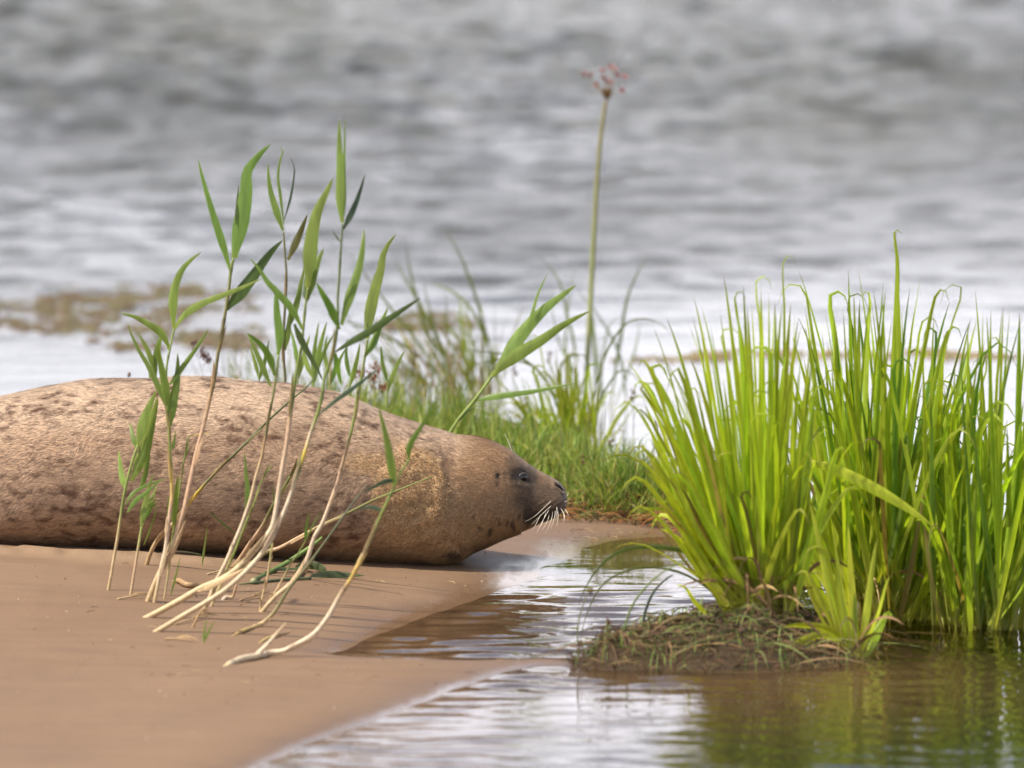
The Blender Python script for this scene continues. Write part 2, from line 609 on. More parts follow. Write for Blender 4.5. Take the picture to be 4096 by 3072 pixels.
def height(x, y):
    sd = poly_sd(x, y, SHORE)
    bank = poly_sd(x, y, BANK)
    mound = poly_sd(x, y, MOUND)
    rise = 0.024 + 0.036 * np.clip((X1 - x) / (X1 - X0), -0.3, 1.6)
    rise = np.maximum(rise, 0.016)
    far = sstep(-0.55, -1.9, y)                       # the spit towards the camera stays low and flat
    rise = rise * (1 - far) + (0.012 + 0.014 * np.clip((-0.1 - x) / 0.7, 0, 1.5)) * far
    h = np.where(sd > 0, rise * np.tanh(np.maximum(sd, 0) / (0.30 - 0.21 * far)), -0.32 * np.tanh(np.maximum(-sd, 0) / 2.2))
    h = h + 0.0022 * vnoise(x * 2.3, y * 1.1, seed=3) * sstep(-0.1, 0.3, sd) + 0.0017 * vnoise(x * 9, y * 5, seed=4) * sstep(-0.2, 0.25, sd) + 0.0008 * vnoise(x * 27, y * 11, seed=9) * sstep(0.05, 0.4, sd)
    bmp = 0.045 * np.tanh(np.maximum(bank, 0) / 0.10) + 0.012 * vnoise(x * 7, y * 7, seed=5) * sstep(0, 0.1, bank)
    h = h + bmp
    mh = 0.046 * np.tanh(np.maximum(mound, 0) / 0.12)
    mh = mh * (1 + 0.5 * vnoise(x * 9, y * 9, seed=6)) + 0.020 * vnoise(x * 24, y * 12, seed=7) * sstep(0, 0.1, mound)
    h = h + mh
    # pushed-up ridge of sand along the animal's flank, at the left
    ridge = np.exp(-((y + 0.34 + 0.05 * (x + 0.8)) / 0.07) ** 2) * sstep(-0.60, -0.72, x) * (1 + 0.7 * vnoise(x * 30, y * 18, seed=8)) * 0.010
    h = h + ridge
    return h, sd, bank, mound


def axis_grid(core0, core1, step, far0, far1, grow=1.35):
    core = np.arange(core0, core1 + 1e-6, step)
    a, s = [], step
    p = core[-1]
    while p < far1:
        s *= grow
        p += s
        a.append(p)
    b, s = [], step
    p = core[0]
    while p > far0:
        s *= grow
        p -= s
        b.append(p)
    return np.array(b[::-1] + list(core) + a)


def grid_mesh(name, gx, gy, hfun, m):
    X, Y = np.meshgrid(gx, gy)
    x, y = X.ravel(), Y.ravel()
    z, attrs = hfun(x, y)
    nx, ny = len(gx), len(gy)
    i = np.arange(nx * ny).reshape(ny, nx)
    f = np.stack([i[:-1, :-1], i[:-1, 1:], i[1:, 1:], i[1:, :-1]], -1).reshape(-1, 4)
    return mesh_obj(name, np.c_[x, y, z], f, m, None, attrs, True, 'structure')


def terrain(x, y):
    h, sd, bank, mound = height(x, y)
    soil = np.clip(sstep(-0.03, 0.06, bank + 0.05 * vnoise(x * 12, y * 12, seed=11)) + sstep(-0.05, 0.0, mound), 0, 1)
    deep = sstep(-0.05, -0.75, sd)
    dry = np.clip(sstep(-0.45, -1.1, x) * sstep(-0.2, 0.2, vnoise(x * 4, y * 6, seed=12) + 0.2) * 0.5 * sstep(-1.2, -0.2, y)
                  + np.exp(-((y + 0.34) / 0.10) ** 2) * sstep(-0.5, -0.8, x), 0, 1)
    return h, {'Mask': np.c_[soil, deep, dry]}


def waves(x, y):
    g = np.random.default_rng(21)
    sd = poly_sd(x, y, SHORE)
    z = np.zeros_like(x)
    amp = 0.10 + 1.1 * sstep(3.8, 9.0, y) + 1.5 * sstep(7.5, 16, y) + 0.16 * sstep(-2.4, -4.5, y)
    amp = amp * (1 - sstep(24, 60, np.abs(y))) * (1 - sstep(2.8, 6, np.abs(x)))
    # gusts: calmer and rougher patches out on the open water
    gust = 0.85 + 0.28 * vnoise(x * 0.8 + 4, y * 0.28, seed=15)
    for i in range(64):
        lam = 0.10 * (6.0 ** g.random())
        th = g.normal(-math.pi / 2 + 0.25, 0.85)
        kx, ky = 2 * math.pi / lam * math.cos(th), 2 * math.pi / lam * math.sin(th)
        a = 0.0150 * lam / (2 * math.pi) * (0.4 + g.random()) * 1.15
        ph = g.random() * 6.283
        z += a * np.sin(kx * x + ky * y + ph)
    z = z * amp * gust
    # small parallel ripples in the shallow inlet
    inlet = sstep(-2.6, -1.9, y) * sstep(-0.2, -0.7, y) + 0.38 * sstep(-2.2, -2.8, y)
    rp = 0
    for i in range(10):
        lam = 0.075 * (2.6 ** g.random())
        th = g.normal(-math.pi / 2 - 0.12, 0.42)
        rp = rp + 0.055 * lam / 6.283 * np.sin(6.283 / lam * (math.cos(th) * x + math.sin(th) * y) + g.random() * 6.283)
    z = z + rp * inlet * sstep(0.01, -0.10, sd)
    chop = (0.25 * sstep(2.2, 4.0, y) + 0.45 * sstep(3.6, 8.5, y) + 0.40 * sstep(8, 16, y)) * (0.75 + 0.35 * vnoise(x * 0.9, y * 0.35, seed=16)) + 0.14 * sstep(-2.4, -4.0, y)
    return z, {'Mask': np.c_[np.clip(chop, 0, 1.2), chop * 0, chop * 0]}


gx = axis_grid(-1.45, 1.75, 0.0085, -60, 60, 1.4)
gy = axis_grid(-4.8, 3.6, 0.020, -400, 900, 1.4)
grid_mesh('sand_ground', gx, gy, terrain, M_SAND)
gx = axis_grid(-2.3, 2.3, 0.022, -2500, 2500, 1.5)
gy = axis_grid(-5.0, 23.0, 0.027, -60, 4000, 1.4)
grid_mesh('lake_water', gx, gy, waves, M_WATER)


LX, LY = np.arange(-2.6, 3.2, 0.02), np.arange(-6.0, 8.0, 0.025)
_X, _Y = np.meshgrid(LX, LY)
LUT = [a.reshape(_X.shape) for a in height(_X.ravel(), _Y.ravel())]


def lut(k, x, y):
    """height (0) or signed distance to shore (1), bank (2), mound (3), looked up bilinearly"""
    a = LUT[k]
    u = min(max((x - LX[0]) / 0.02, 0), len(LX) - 1.001)
    v = min(max((y - LY[0]) / 0.025, 0), len(LY) - 1.001)
    i, j = int(u), int(v)
    u -= i
    v -= j
    return float((a[j, i] * (1 - u) + a[j, i + 1] * u) * (1 - v) + (a[j + 1, i] * (1 - u) + a[j + 1, i + 1] * u) * v)


def zground(x, y):
    return lut(0, x, y)


def ground_at(px, py):
    """where the line of sight through a photo pixel meets the terrain"""
    p = gnd(px, py, 0.0)
    for _ in range(4):
        p = gnd(px, py, max(zground(p.x, p.y), 0.0))
    return p


# ------------------------------------------------------------------ the seal
# stations along the body: top edge, bottom edge (photo pixels), half width (m), height of the widest line
ST = np.array([
    (-760, 1960, -760, 2120, .050, .45), (-700, 1915, -690, 2150, .085, .45), (-560, 1830, -560, 2180, .13, .43), (-350, 1720, -350, 2195, .19, .42),
    (-100, 1612, -100, 2195, .235, .42), (200, 1542, 200, 2190, .265, .42), (450, 1516, 450, 2190, .280, .42), (700, 1514, 690, 2204, .285, .42),
    (900, 1523, 900, 2216, .282, .42), (1150, 1540, 1150, 2236, .275, .42), (1300, 1564, 1295, 2242, .265, .42), (1400, 1592, 1400, 2245, .255, .42),
    (1505, 1631, 1500, 2248, .242, .43), (1600, 1666, 1590, 2252, .228, .44), (1700, 1700, 1680, 2256, .208, .45), (1790, 1728, 1755, 2257, .187, .46),
    (1838, 1742, 1838, 2240, .166, .47), (1899, 1747, 1905, 2205, .147, .48), (1945, 1756, 1950, 2186, .137, .49), (1992, 1774, 1990, 2168, .126, .50),
    (2038, 1800, 2030, 2151, .113, .50), (2084, 1833, 2075, 2136, .098, .50), (2120, 1860, 2105, 2124, .086, .49), (2150, 1880, 2135, 2111, .076, .47),
    (2180, 1896, 2165, 2097, .068, .44), (2205, 1909, 2195, 2086, .062, .42), (2232, 1925, 2222, 2074, .055, .41), (2250, 1943, 2243, 2060, .046, .42),
    (2262, 1966, 2258, 2043, .034, .45), (2267, 1985, 2266, 2020, .018, .5), (2268, 2000, 2268, 2006, .003, .5)], float)


def pchip(t, xs, n):
    """monotone cubic interpolation of each column"""
    h = np.diff(t)[:, None]
    d = np.diff(xs, axis=0) / h
    m = np.zeros_like(xs)
    s = np.sign(d[1:]) * np.sign(d[:-1]) > 0
    w1, w2 = 2 * h[1:] + h[:-1], h[1:] + 2 * h[:-1]
    with np.errstate(divide='ignore', invalid='ignore'):
        hm = (w1 + w2) / (w1 / d[:-1] + w2 / d[1:])
    m[1:-1] = np.where(s, hm, 0)
    m[0], m[-1] = d[0], d[-1]
    i = np.clip(np.searchsorted(t, n, side='right') - 1, 0, len(t) - 2)
    hh = (t[i + 1] - t[i])[:, None]
    u = ((n - t[i]) / (t[i + 1] - t[i]))[:, None]
    return ((2 * u**3 - 3 * u**2 + 1) * xs[i] + (u**3 - 2 * u**2 + u) * hh * m[i]
            + (-2 * u**3 + 3 * u**2) * xs[i + 1] + (u**3 - u**2) * hh * m[i + 1])


PXM = 4096 / WIDTH            # photo pixels per metre at the animal


def px2xz(px, py):
    """photo pixel to x, z on the animal's mid plane"""
    p = at(px, py, 0.0)
    return p.x, p.z


def topx(P):
    """photo pixel of points on the animal; the far side is read as the mirror of the near one"""
    x, z = P[:, 0], P[:, 2]
    dy, dz = -np.abs(P[:, 1]) - EYE.y, z - EYE.z
    depth = dy * FWD.y + dz * FWD.z
    up = dy * UPV.y + dz * UPV.z
    return 2048 + x / depth * DIST / WIDTH * 4096, 1536 - up / depth * DIST / WIDTH * 4096


def seg_dist(px, py, line):
    best = np.full(px.shape, 1e9)
    for a, b in zip(line[:-1], line[1:]):
        ex, ey = b[0] - a[0], b[1] - a[1]
        t = np.clip(((px - a[0]) * ex + (py - a[1]) * ey) / (ex * ex + ey * ey), 0, 1)
        best = np.minimum(best, np.hypot(px - a[0] - t * ex, py - a[1] - t * ey))
    return best


def ell(px, py, cx, cy, rx, ry, rot=0.0):
    c, s = math.cos(rot), math.sin(rot)
    u = ((px - cx) * c + (py - cy) * s) / rx
    v = (-(px - cx) * s + (py - cy) * c) / ry
    return u * u + v * v


MOUTH = [(2098, 2079), (2125, 2074), (2160, 2071), (2200, 2066), (2238, 2055), (2262, 2036)]


def build_seal():
    seal = thing('seal', 'mottled brown seal lying on the sand, head raised to the right', 'seal', (at(1300, 2240, 0).x, 0.0, 0.03))
    arc = np.concatenate([[0], np.cumsum(np.hypot(np.diff(ST[:, 0]), np.diff(ST[:, 1])) + np.hypot(np.diff(ST[:, 2]), np.diff(ST[:, 3])))])
    k0 = arc[14]
    u = np.concatenate([np.linspace(0, k0, 300)[:-1], np.linspace(k0, arc[-1], 250)])
    S = pchip(arc, ST, u)
    nr, na = len(S), 176
    # angles: 0 = right side, going over the top; more points are not needed on the far side
    th = np.linspace(0, 2 * np.pi, na, endpoint=False)
    V = np.zeros((nr, na, 3))
    for i in range(nr):
        tx, tz = px2xz(S[i, 0], S[i, 1])
        bx, bz = px2xz(S[i, 2], S[i, 3])
        w, fr = S[i, 4], S[i, 5]
        cs, sn = np.cos(th), np.sin(th)
        up = sn > 0
        p = np.where(up, 1.0, 0.80)
        yy = w * np.sign(cs) * np.abs(cs) ** p
        q = np.where(up, fr + (1 - fr) * np.abs(sn) ** 0.96, fr - fr * np.abs(sn) ** 0.92)
        V[i, :, 0] = bx + (tx - bx) * q
        V[i, :, 1] = yy
        V[i, :, 2] = bz + (tz - bz) * q
    P = V.reshape(-1, 3)
    idx = np.arange(nr * na).reshape(nr, na)
    f = np.stack([idx[:-1, :], np.roll(idx, -1, 1)[:-1, :], np.roll(idx, -1, 1)[1:, :], idx[1:, :]], -1).reshape(-1, 4)[:, ::-1]

    def normals(P):
        a, b, c, d = (P[f[:, j]] for j in range(4))
        fn = np.cross(c - a, d - b)
        n = np.zeros_like(P)
        for j in range(4):
            np.add.at(n, f[:, j], fn)
        return n / (np.linalg.norm(n, axis=1)[:, None] + 1e-12)
    N = normals(P)
    cen = V.mean(1).repeat(na, 0)
    if (N * (P - cen)).sum(1).mean() < 0:
        f = f[:, ::-1]
        N = -N
    px, py = topx(P)
    side = sstep(0.15, 0.6, np.abs(N[:, 1]))
    d = np.zeros(len(P))
    # soft lumps of blubber, creases at the neck
    d += 0.0055 * vnoise(P[:, 0] * 7, P[:, 1] * 7, P[:, 2] * 8, seed=31) * sstep(2000, 1700, px)
    d += 0.0022 * vnoise(P[:, 0] * 19, P[:, 1] * 19, P[:, 2] * 21, seed=32) * sstep(2150, 1900, px)
    fold1 = seg_dist(px, py, [(1770, 1770), (1815, 1850), (1800, 1950), (1790, 2040), (1770, 2130), (1765, 2230)])
    d -= 0.0016 * np.exp(-(fold1 / 34) ** 2) * side * sstep(1740, 1850, py)
    d += 0.0040 * np.exp(-((fold1 - 46) / 34) ** 2) * side * sstep(1825, 1760, px)
    fold2 = seg_dist(px, py, [(1690, 1760), (1740, 1820), (1755, 1880)])
    d -= 0.0018 * np.exp(-(fold2 / 18) ** 2) * side
    fold3 = seg_dist(px, py, [(1800, 2160), (1850, 2200), (1900, 2190)])
    d -= 0.0028 * np.exp(-(fold3 / 12) ** 2) * side
    # head: brow, eye socket, cheek, whisker pad, mouth, nostril, ear hole
    d -= 0.0080 * np.exp(-ell(px, py, 2092, 1908, 36, 30)) * side
    d += 0.0040 * np.exp(-ell(px, py, 2085, 1872, 34, 16, 0.5)) * side
    d += 0.0030 * np.exp(-ell(px, py, 2082, 1938, 44, 12, 0.1)) * side
    d -= 0.0050 * np.exp(-ell(px, py, 2150, 1935, 30, 40, 0.5)) * side
    d += 0.0085 * np.exp(-ell(px, py, 2205, 2022, 58, 36, -0.2)) * side
    d += 0.0050 * np.exp(-ell(px, py, 2020, 2060, 70, 60)) * side
    md = seg_dist(px, py, MOUTH)
    d -= 0.0075 * np.exp(-(md / 5.5) ** 2) * sstep(0.05, 0.3, np.abs(N[:, 1]))
    below = sstep(0, 10, py - np.interp(px, [m[0] for m in MOUTH], [m[1] for m in MOUTH])) * (px > 2085)
    d -= 0.0035 * below
    nd = seg_dist(px, py, [(2224, 1938), (2240, 1948), (2251, 1962)])
    d -= 0.0060 * np.exp(-(nd / 5.0) ** 2) * sstep(0.1, 0.4, np.abs(N[:, 1]))
    d += 0.0025 * np.exp(-((nd - 11) / 6) ** 2) * side
    d -= 0.0060 * np.exp(-ell(px, py, 1994, 1902, 8, 10)) * side
    wr = np.sin((px * 0.55 + py * 0.85) * 0.33) * np.exp(-ell(px, py, 2190, 2020, 45, 28))
    d += 0.0009 * wr * side
    crust = np.exp(-np.maximum(ell(px, py, 1640, 1960, 165, 175) - 0.6, 0) * 2.2)
    d += crust * side * (0.0035 + 0.0042 * vnoise(P[:, 0] * 70, P[:, 1] * 70, P[:, 2] * 70, seed=33)
                         + 0.0020 * vnoise(P[:, 0] * 140, P[:, 1] * 140, P[:, 2] * 140, seed=34))
    P = P + N * d[:, None]
    # the belly rests on the sand
    zt = height(P[:, 0], P[:, 1])[0]
    P[:, 2] = np.where(P[:, 2] < zt - 0.006, zt - 0.006 + (P[:, 2] - zt + 0.006) * 0.15, P[:, 2])
    N = normals(P)
    # ---- coat masks
    px, py = topx(P)
    wob = 60 * vnoise(P[:, 0] * 14, P[:, 1] * 14, P[:, 2] * 14, seed=41) + 26 * vnoise(P[:, 0] * 40, P[:, 1] * 40, P[:, 2] * 40, seed=42)
    sx = px + wob
    sand = sstep(1.25, 0.62, ell(sx, py + 0.5 * wob, 1640, 1985, 175, 215, -0.25)) * sstep(1835, 1765, px + 0.6 * wob)
    sand = np.maximum(sand, 0.75 * sstep(1.3, 0.5, ell(sx, py, 1600, 1870, 200, 60, 0.1)) * sstep(1840, 1770, px + 0.6 * wob))
    sand = np.maximum(sand, 0.42 * sstep(1.6, 0.4, ell(sx, py, 1850, 2080, 140, 110)))
    sand = np.maximum(sand, 0.30 * sstep(2130, 2230, py + 0.4 * wob) * sstep(1250, 1400, px) * sstep(2000, 1880, px))
    w2 = 14 * vnoise(P[:, 0] * 60, P[:, 1] * 60, P[:, 2] * 60, seed=43)
    dark = 0.86 * sstep(2.3, 0.2, ell(px + w2, py + w2, 2102, 1908, 58, 46, 0.4))
    dark = np.maximum(dark, 0.5 * sstep(2.0, 0.2, ell(px + w2, py + w2, 2062, 1852, 26, 22)))
    dark = np.maximum(dark, 0.76 * sstep(2.2, 0.2, ell(px + w2, py + w2, 2178, 1995, 112, 80, 0.25)))
    dark = np.maximum(dark, 0.92 * sstep(1.4, 0.6, ell(px + w2, py + w2, 2180, 2060, 85, 26, -0.12)))
    dark = np.maximum(dark, 0.90 * sstep(1.4, 0.5, ell(px + w2, py + w2, 2118, 2058, 26, 40, 0.2)))
    dark = np.maximum(dark, 0.97 * np.exp(-(seg_dist(px, py, MOUTH) / 7) ** 2))
    dark = np.maximum(dark, 0.97 * np.exp(-(seg_dist(px, py, [(2226, 1940), (2240, 1948), (2251, 1962)]) / 7) ** 2))
    dark = np.maximum(dark, 0.80 * sstep(1.4, 0.5, ell(px + w2, py, 2243, 1948, 22, 26, 0.5)))
    dark = np.maximum(dark, 0.97 * sstep(1.6, 0.6, ell(px + 0.3 * w2, py, 1994, 1902, 11, 13)))
    dark = np.maximum(dark, 0.55 * sstep(1.5, 0.4, ell(px + 0.4 * w2, py, 1992, 1925, 10, 14)))
    for cx, cy, rx, ry in ((1965, 2120, 10, 22), (2035, 2090, 8, 12), (2055, 2095, 7, 16), (2000, 2085, 8, 10), (1815, 2215, 40, 14), (1990, 2060, 5, 8),
                           (2078, 2060, 9, 16), (1925, 2105, 9, 10), (2060, 2110, 6, 14), (1900, 2060, 6, 8)):
        dark = np.maximum(dark, 0.72 * sstep(1.5, 0.5, ell(px + 0.5 * w2, py + 0.5 * w2, cx, cy, rx, ry, 0.1)))
    spotd = sstep(1980, 1600, px) * (1 - 0.75 * sand)
    spotd = np.maximum(spotd, 0.25)
    pale = sstep(0.55, 0.95, N[:, 2]) * sstep(1980, 1750, px) * 0.62  # sun highlight put into the coat colour where the back faces up
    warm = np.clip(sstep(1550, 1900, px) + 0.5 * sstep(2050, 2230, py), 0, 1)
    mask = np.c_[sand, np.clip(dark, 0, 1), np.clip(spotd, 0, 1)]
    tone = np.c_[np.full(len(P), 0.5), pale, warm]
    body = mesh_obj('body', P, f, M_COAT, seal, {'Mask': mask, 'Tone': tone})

    PX, PY = topx(P)

    def pick_v(qx, qy, sgn):
        return int(np.argmin((PX - qx) ** 2 + (PY - qy) ** 2 + np.where(P[:, 1] * sgn > 0, 0, 1e9)))

    # ---- fur: short flattened hairs lying back along the body
    fa = P[f]
    area = np.linalg.norm(np.cross(fa[:, 2] - fa[:, 0], fa[:, 3] - fa[:, 1]), axis=1) / 2
    fc = fa.mean(1)
    fpx, fpy = topx(fc)
    fn = N[f].mean(1)
    fzt = height(fc[:, 0], fc[:, 1])[0]
    vis = np.where((fn[:, 1] < 0.35) | (fn[:, 2] > 0.3), 1.0, 0.5) * np.where(fpx > -100, 1.0, 0.7) * (fc[:, 2] > fzt + 0.004)
    eyeclear = (ell(fpx, fpy, 2091, 1906, 26, 20) > 1) | (fn[:, 1] > 0)
    wgt = area * vis * eyeclear * np.where(fpx > 1850, 2.6, 1.0) * (1 - 0.75 * mask[f[:, 0], 0] * sstep(0.3, 0.9, mask[f[:, 0], 0]))
    nh = 300000
    pick = rng.choice(len(f), nh, p=wgt / wgt.sum())
    r1, r2 = rng.random((nh, 1)), rng.random((nh, 1))
    q = fa[pick]
    root = (q[:, 0] * (1 - r1) + q[:, 1] * r1) * (1 - r2) + (q[:, 3] * (1 - r1) + q[:, 2] * r1) * r2
    nn = fn[pick]
    nn /= np.linalg.norm(nn, axis=1)[:, None]
    hp, hy = fpx[pick], fpy[pick]
    flow = np.c_[-np.ones(nh), np.zeros(nh), -0.22 * np.ones(nh) - 0.35 * sstep(1900, 2100, hy)]
    # on the flank the coat sweeps down and back, on cheeks and throat it turns downwards
    flow[:, 2] -= 0.9 * sstep(1850, 2100, hp) * sstep(1930, 2080, hy)
    flow += 0.55 * np.c_[vnoise(root[:, 0] * 16, root[:, 2] * 16, seed=51), vnoise(root[:, 0] * 16, root[:, 2] * 16, seed=52), vnoise(root[:, 0] * 16, root[:, 2] * 16, seed=53)]
    flow += rng.normal(0, 0.22, (nh, 3))
    flow -= nn * (flow * nn).sum(1)[:, None]
    flow /= np.linalg.norm(flow, axis=1)[:, None] + 1e-9
    L = np.interp(hp, [1700, 1950, 2080, 2200, 2260], [0.0135, 0.0095, 0.0070, 0.0045, 0.003]) * (0.6 + 0.8 * rng.random(nh))
    lift = 0.16 + 0.16 * rng.random(nh)
    tip = root + (flow + nn * lift[:, None]) * L[:, None] - nn * 0.0004
    sidev = np.cross(flow, nn)
    wd = np.interp(hp, [1700, 2200], [0.0010, 0.0006])[:, None] * (0.6 + 0.8 * rng.random((nh, 1)))
    a = root - sidev * wd - nn * 0.0006
    b = root + sidev * wd - nn * 0.0006
    hv = np.stack([a, b, tip], 1).reshape(-1, 3)
    hf = np.arange(nh * 3).reshape(-1, 3)
    hm = mask[f[pick, 0]].repeat(3, 0)
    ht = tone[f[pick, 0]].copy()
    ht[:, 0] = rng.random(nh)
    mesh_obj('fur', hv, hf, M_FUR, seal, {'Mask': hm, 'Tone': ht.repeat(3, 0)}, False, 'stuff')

    # ---- crumbs of sand stuck to the shoulder
    sm = np.clip(mask[f[:, 0], 0] - 0.45, 0, 1) * (fn[:, 1] < 0.1) * area * (fc[:, 2] > fzt + 0.004)
    nc = 8000
    pick = rng.choice(len(f), nc, p=sm / sm.sum())
    crumbs = MB()
    tet = np.array([(1, 1, 1), (1, -1, -1), (-1, 1, -1), (-1, -1, 1)], float) / 1.73
    for i in pick:
        c = fc[i] + rng.normal(0, 0.002, 3) + fn[i] * 0.0006
        r = 0.0010 + 0.0017 * rng.random() ** 3
        crumbs.add(c + (tet + rng.normal(0, 0.25, (4, 3))) * r, [(0, 1, 2), (0, 3, 1), (0, 2, 3), (1, 3, 2)],
                   np.array((0.50, 0.33, 0.18)) * (0.6 + 0.6 * rng.random()))
    crumbs.build('sand_crust', M_CRUMB, seal, False, 'stuff')

    # ---- eye on both sides of the head
    for sgn in (-1, 1):
        near = pick_v(2091, 1906, sgn)
        n0 = N[pick_v(2085, 1906, sgn)] + np.array((0, sgn * 0.6, 0.1))
        n0 /= np.linalg.norm(n0)
        c = P[near] - n0 * 0.0040
        eye = sphere('eye', c, 0.0125, M_EYE, seal, n0)
        # lids: an almond ring of dark wet skin round the eyeball
        lid = MB()
        t1 = np.cross(n0, (0.25, 0, 1.0)); t1 /= np.linalg.norm(t1)
        t2 = np.cross(t1, n0)
        if t2[2] < 0:
            t2 = -t2
        if t1[0] < 0:
            t1 = -t1
        ring = []
        for k in range(28):
            a = 2 * math.pi * k / 28
            rr = 0.0106 if math.sin(a) > 0 else 0.0102
            sq = 0.80 if math.sin(a) > 0 else 0.74
            p = c + n0 * (0.0072 + 0.0006 * math.sin(a)) + t1 * rr * math.cos(a) + t2 * (rr * sq * math.sin(a) + 0.0018 * math.cos(a))
            ring.append(p)
        ring.append(ring[0])
        lid.tube(ring, [0.0018, 0.0022, 0.0018, 0.0021, 0.0018], (0.085, 0.078, 0.076), n=57, sides=6, cap=False)
        lid.build('eyelid', M_SKIN, eye)
        # tear-wet fold under the eye
        fold = MB()
        pts = [c + n0 * (0.0048 - 0.0012 * abs(u_)) + t1 * 0.0145 * u_ + t2 * (-0.0125 + 0.0045 * u_ * u_) for u_ in np.linspace(-1, 1, 7)]
        fold.tube(pts, [0.0006, 0.0014, 0.0016, 0.0013, 0.0006], (0.045, 0.037, 0.032), n=20, sides=5)
        fold.build('eyelid_fold', M_SKIN, eye)
        # nostril: a dark slit
        ns = MB()
        pts = []
        for qx, qy in ((2226, 1939), (2239, 1946), (2251, 1961)):
            j = pick_v(qx, qy, sgn)
            pts.append(P[j] + N[j] * 0.0004)
        ns.tube(pts, [0.0009, 0.0028, 0.0014], (0.008, 0.007, 0.007), n=12, sides=6)
        ns.build('nostril', M_SKIN, seal)

    # ---- whiskers (near side traced, far side mirrored) and brow hairs
    W = [[(2208, 2001), (2176, 2031), (2139, 2065), (2100, 2086)], [(2209, 2021), (2180, 2046), (2150, 2075), (2128, 2096)],
         [(2197, 2041), (2176, 2074), (2151, 2119)], [(2212, 2044), (2206, 2077), (2182, 2134)], [(2197, 2056), (2190, 2083), (2163, 2128)],
         [(2163, 2059), (2148, 2089), (2127, 2125)], [(2228, 2026), (2227, 2056), (2221, 2083)], [(2239, 2047), (2236, 2077), (2230, 2092)],
         [(2242, 2032), (2257, 2059), (2258, 2080)], [(2254, 2032), (2269, 2050), (2273, 2064)], [(2185, 2050), (2170, 2089), (2145, 2134)],
         [(2220, 2040), (2218, 2070), (2200, 2120)], [(2258, 2010), (2272, 2002), (2276, 1998)], [(2170, 2040), (2140, 2072), (2105, 2100)],
         [(2232, 2040), (2232, 2075), (2226, 2105)], [(2205, 2050), (2196, 2085), (2170, 2140)], [(2248, 2040), (2256, 2066), (2254, 2092)]]
    for sgn in (-1, 1):
        for k, w in enumerate(W):
            if (sgn > 0 and k % 4) or k in (7, 13, 15):
                continue
            pts = []
            for i, (qx, qy) in enumerate(w):
                if i == 0:
                    j = pick_v(qx, qy, sgn)
                    y0 = P[j, 1]
                    pts.append(P[j] - N[j] * 0.001)
                else:
                    q_ = at(qx, qy, -abs(y0) - 0.010 * i - 0.006)
                    pts.append((q_.x, -sgn * q_.y, q_.z))
            wm = MB()
            wm.tube(pts, [0.0006, 0.0005, 0.00018], (0.58, 0.51, 0.42), n=10, sides=5)
            wm.build('whisker', M_WHISKER, seal)
    for w in ([(2048, 1806), (2036, 1772), (2019, 1730)], [(2050, 1808), (2041, 1778), (2030, 1752)], [(2061, 1818), (2056, 1795), (2050, 1780)]):
        pts = [(px2xz(*q)[0], -0.018 - 0.004 * i, px2xz(*q)[1]) for i, q in enumerate(w)]
        wm = MB()
        wm.tube(pts, [0.0008, 0.0006, 0.00025], (0.78, 0.72, 0.60), n=8, sides=5)
        wm.build('brow_whisker', M_WHISKER, seal)

    # ---- flippers: a fore flipper folded on the far side, the hind pair at the tail end
    def flipper(name, root, tipv, wid, up):
        fm = MB()
        root, tipv, up = np.array(root), np.array(tipv), np.array(up)
        ax = tipv - root
        sd_ = np.cross(ax, up); sd_ /= np.linalg.norm(sd_)
        for k in range(5):
            s = (k - 2) / 2
            e = root + ax * (1.0 - 0.16 * abs(s) - 0.05 * (k % 2)) + sd_ * wid * s
            fm.tube([root + sd_ * wid * 0.35 * s, root + ax * 0.5 + sd_ * wid * 0.7 * s, e], [wid * 0.30, wid * 0.26, wid * 0.10], (0.12, 0.085, 0.06), n=12, sides=8)
        fm.build(name, M_SKIN, seal)
    zf = zground(0.0, 0.3)
    x0 = px2xz(1560, 2100)[0]
    flipper('fore_flipper', (x0, 0.18, zf + 0.05), (x0 - 0.20, 0.30, zf + 0.02), 0.05, (0, 0.2, 1))
    xt, zt_ = px2xz(-720, 2060)
    flipper('hind_flipper', (xt + 0.03, -0.03, zt_), (xt - 0.27, -0.08, zt_ - 0.02), 0.06, (0, 1, 0.2))
    flipper('hind_flipper', (xt + 0.03, 0.03, zt_), (xt - 0.26, 0.09, zt_), 0.06, (0, 1, -0.2))
    return seal


def sphere(name, c, r, m, parent, axis):
    nu, nv = 24, 16
    v, f = [], []
    for i in range(nv + 1):
        a = math.pi * i / nv
        for j in range(nu):
            b = 2 * math.pi * j / nu
            v.append((math.sin(a) * math.cos(b), math.sin(a) * math.sin(b), math.cos(a)))
    for i in range(nv):
        for j in range(nu):
            k = (j + 1) % nu
            f.append((i * nu + j, (i + 1) * nu + j, (i + 1) * nu + k, i * nu + k))
    v = np.array(v) * r + np.array(c)
    return mesh_obj(name, v, f, m, parent)


M_EYE = mat_plain('eye_dark', (0.012, 0.009, 0.008), 0.06, 0.6, 0.0)
M_WHISKER = mat_plain('whisker_hair', (0.80, 0.74, 0.62), 0.35, 0.5, 0.05)


def mat_attr(name, rough, spec=0.4):
    k = NT(name)
    pr = k.n('ShaderNodeBsdfPrincipled', Roughness=rough)
    pr.inputs['Specular IOR Level'].default_value = spec
    geo = k.n('ShaderNodeNewGeometry')
    nz = k.mapr(k.noise(geo.outputs['Position'], 190, 3), 0.3, 0.7, 0.8, 1.2)
    k.link(k.n('ShaderNodeHueSaturation', Color=k.attr('Col')['Color'], Value=nz).outputs[0], pr.inputs['Base Color'])
    k.link(pr.outputs[0], k.out.inputs[0])
    return k.m


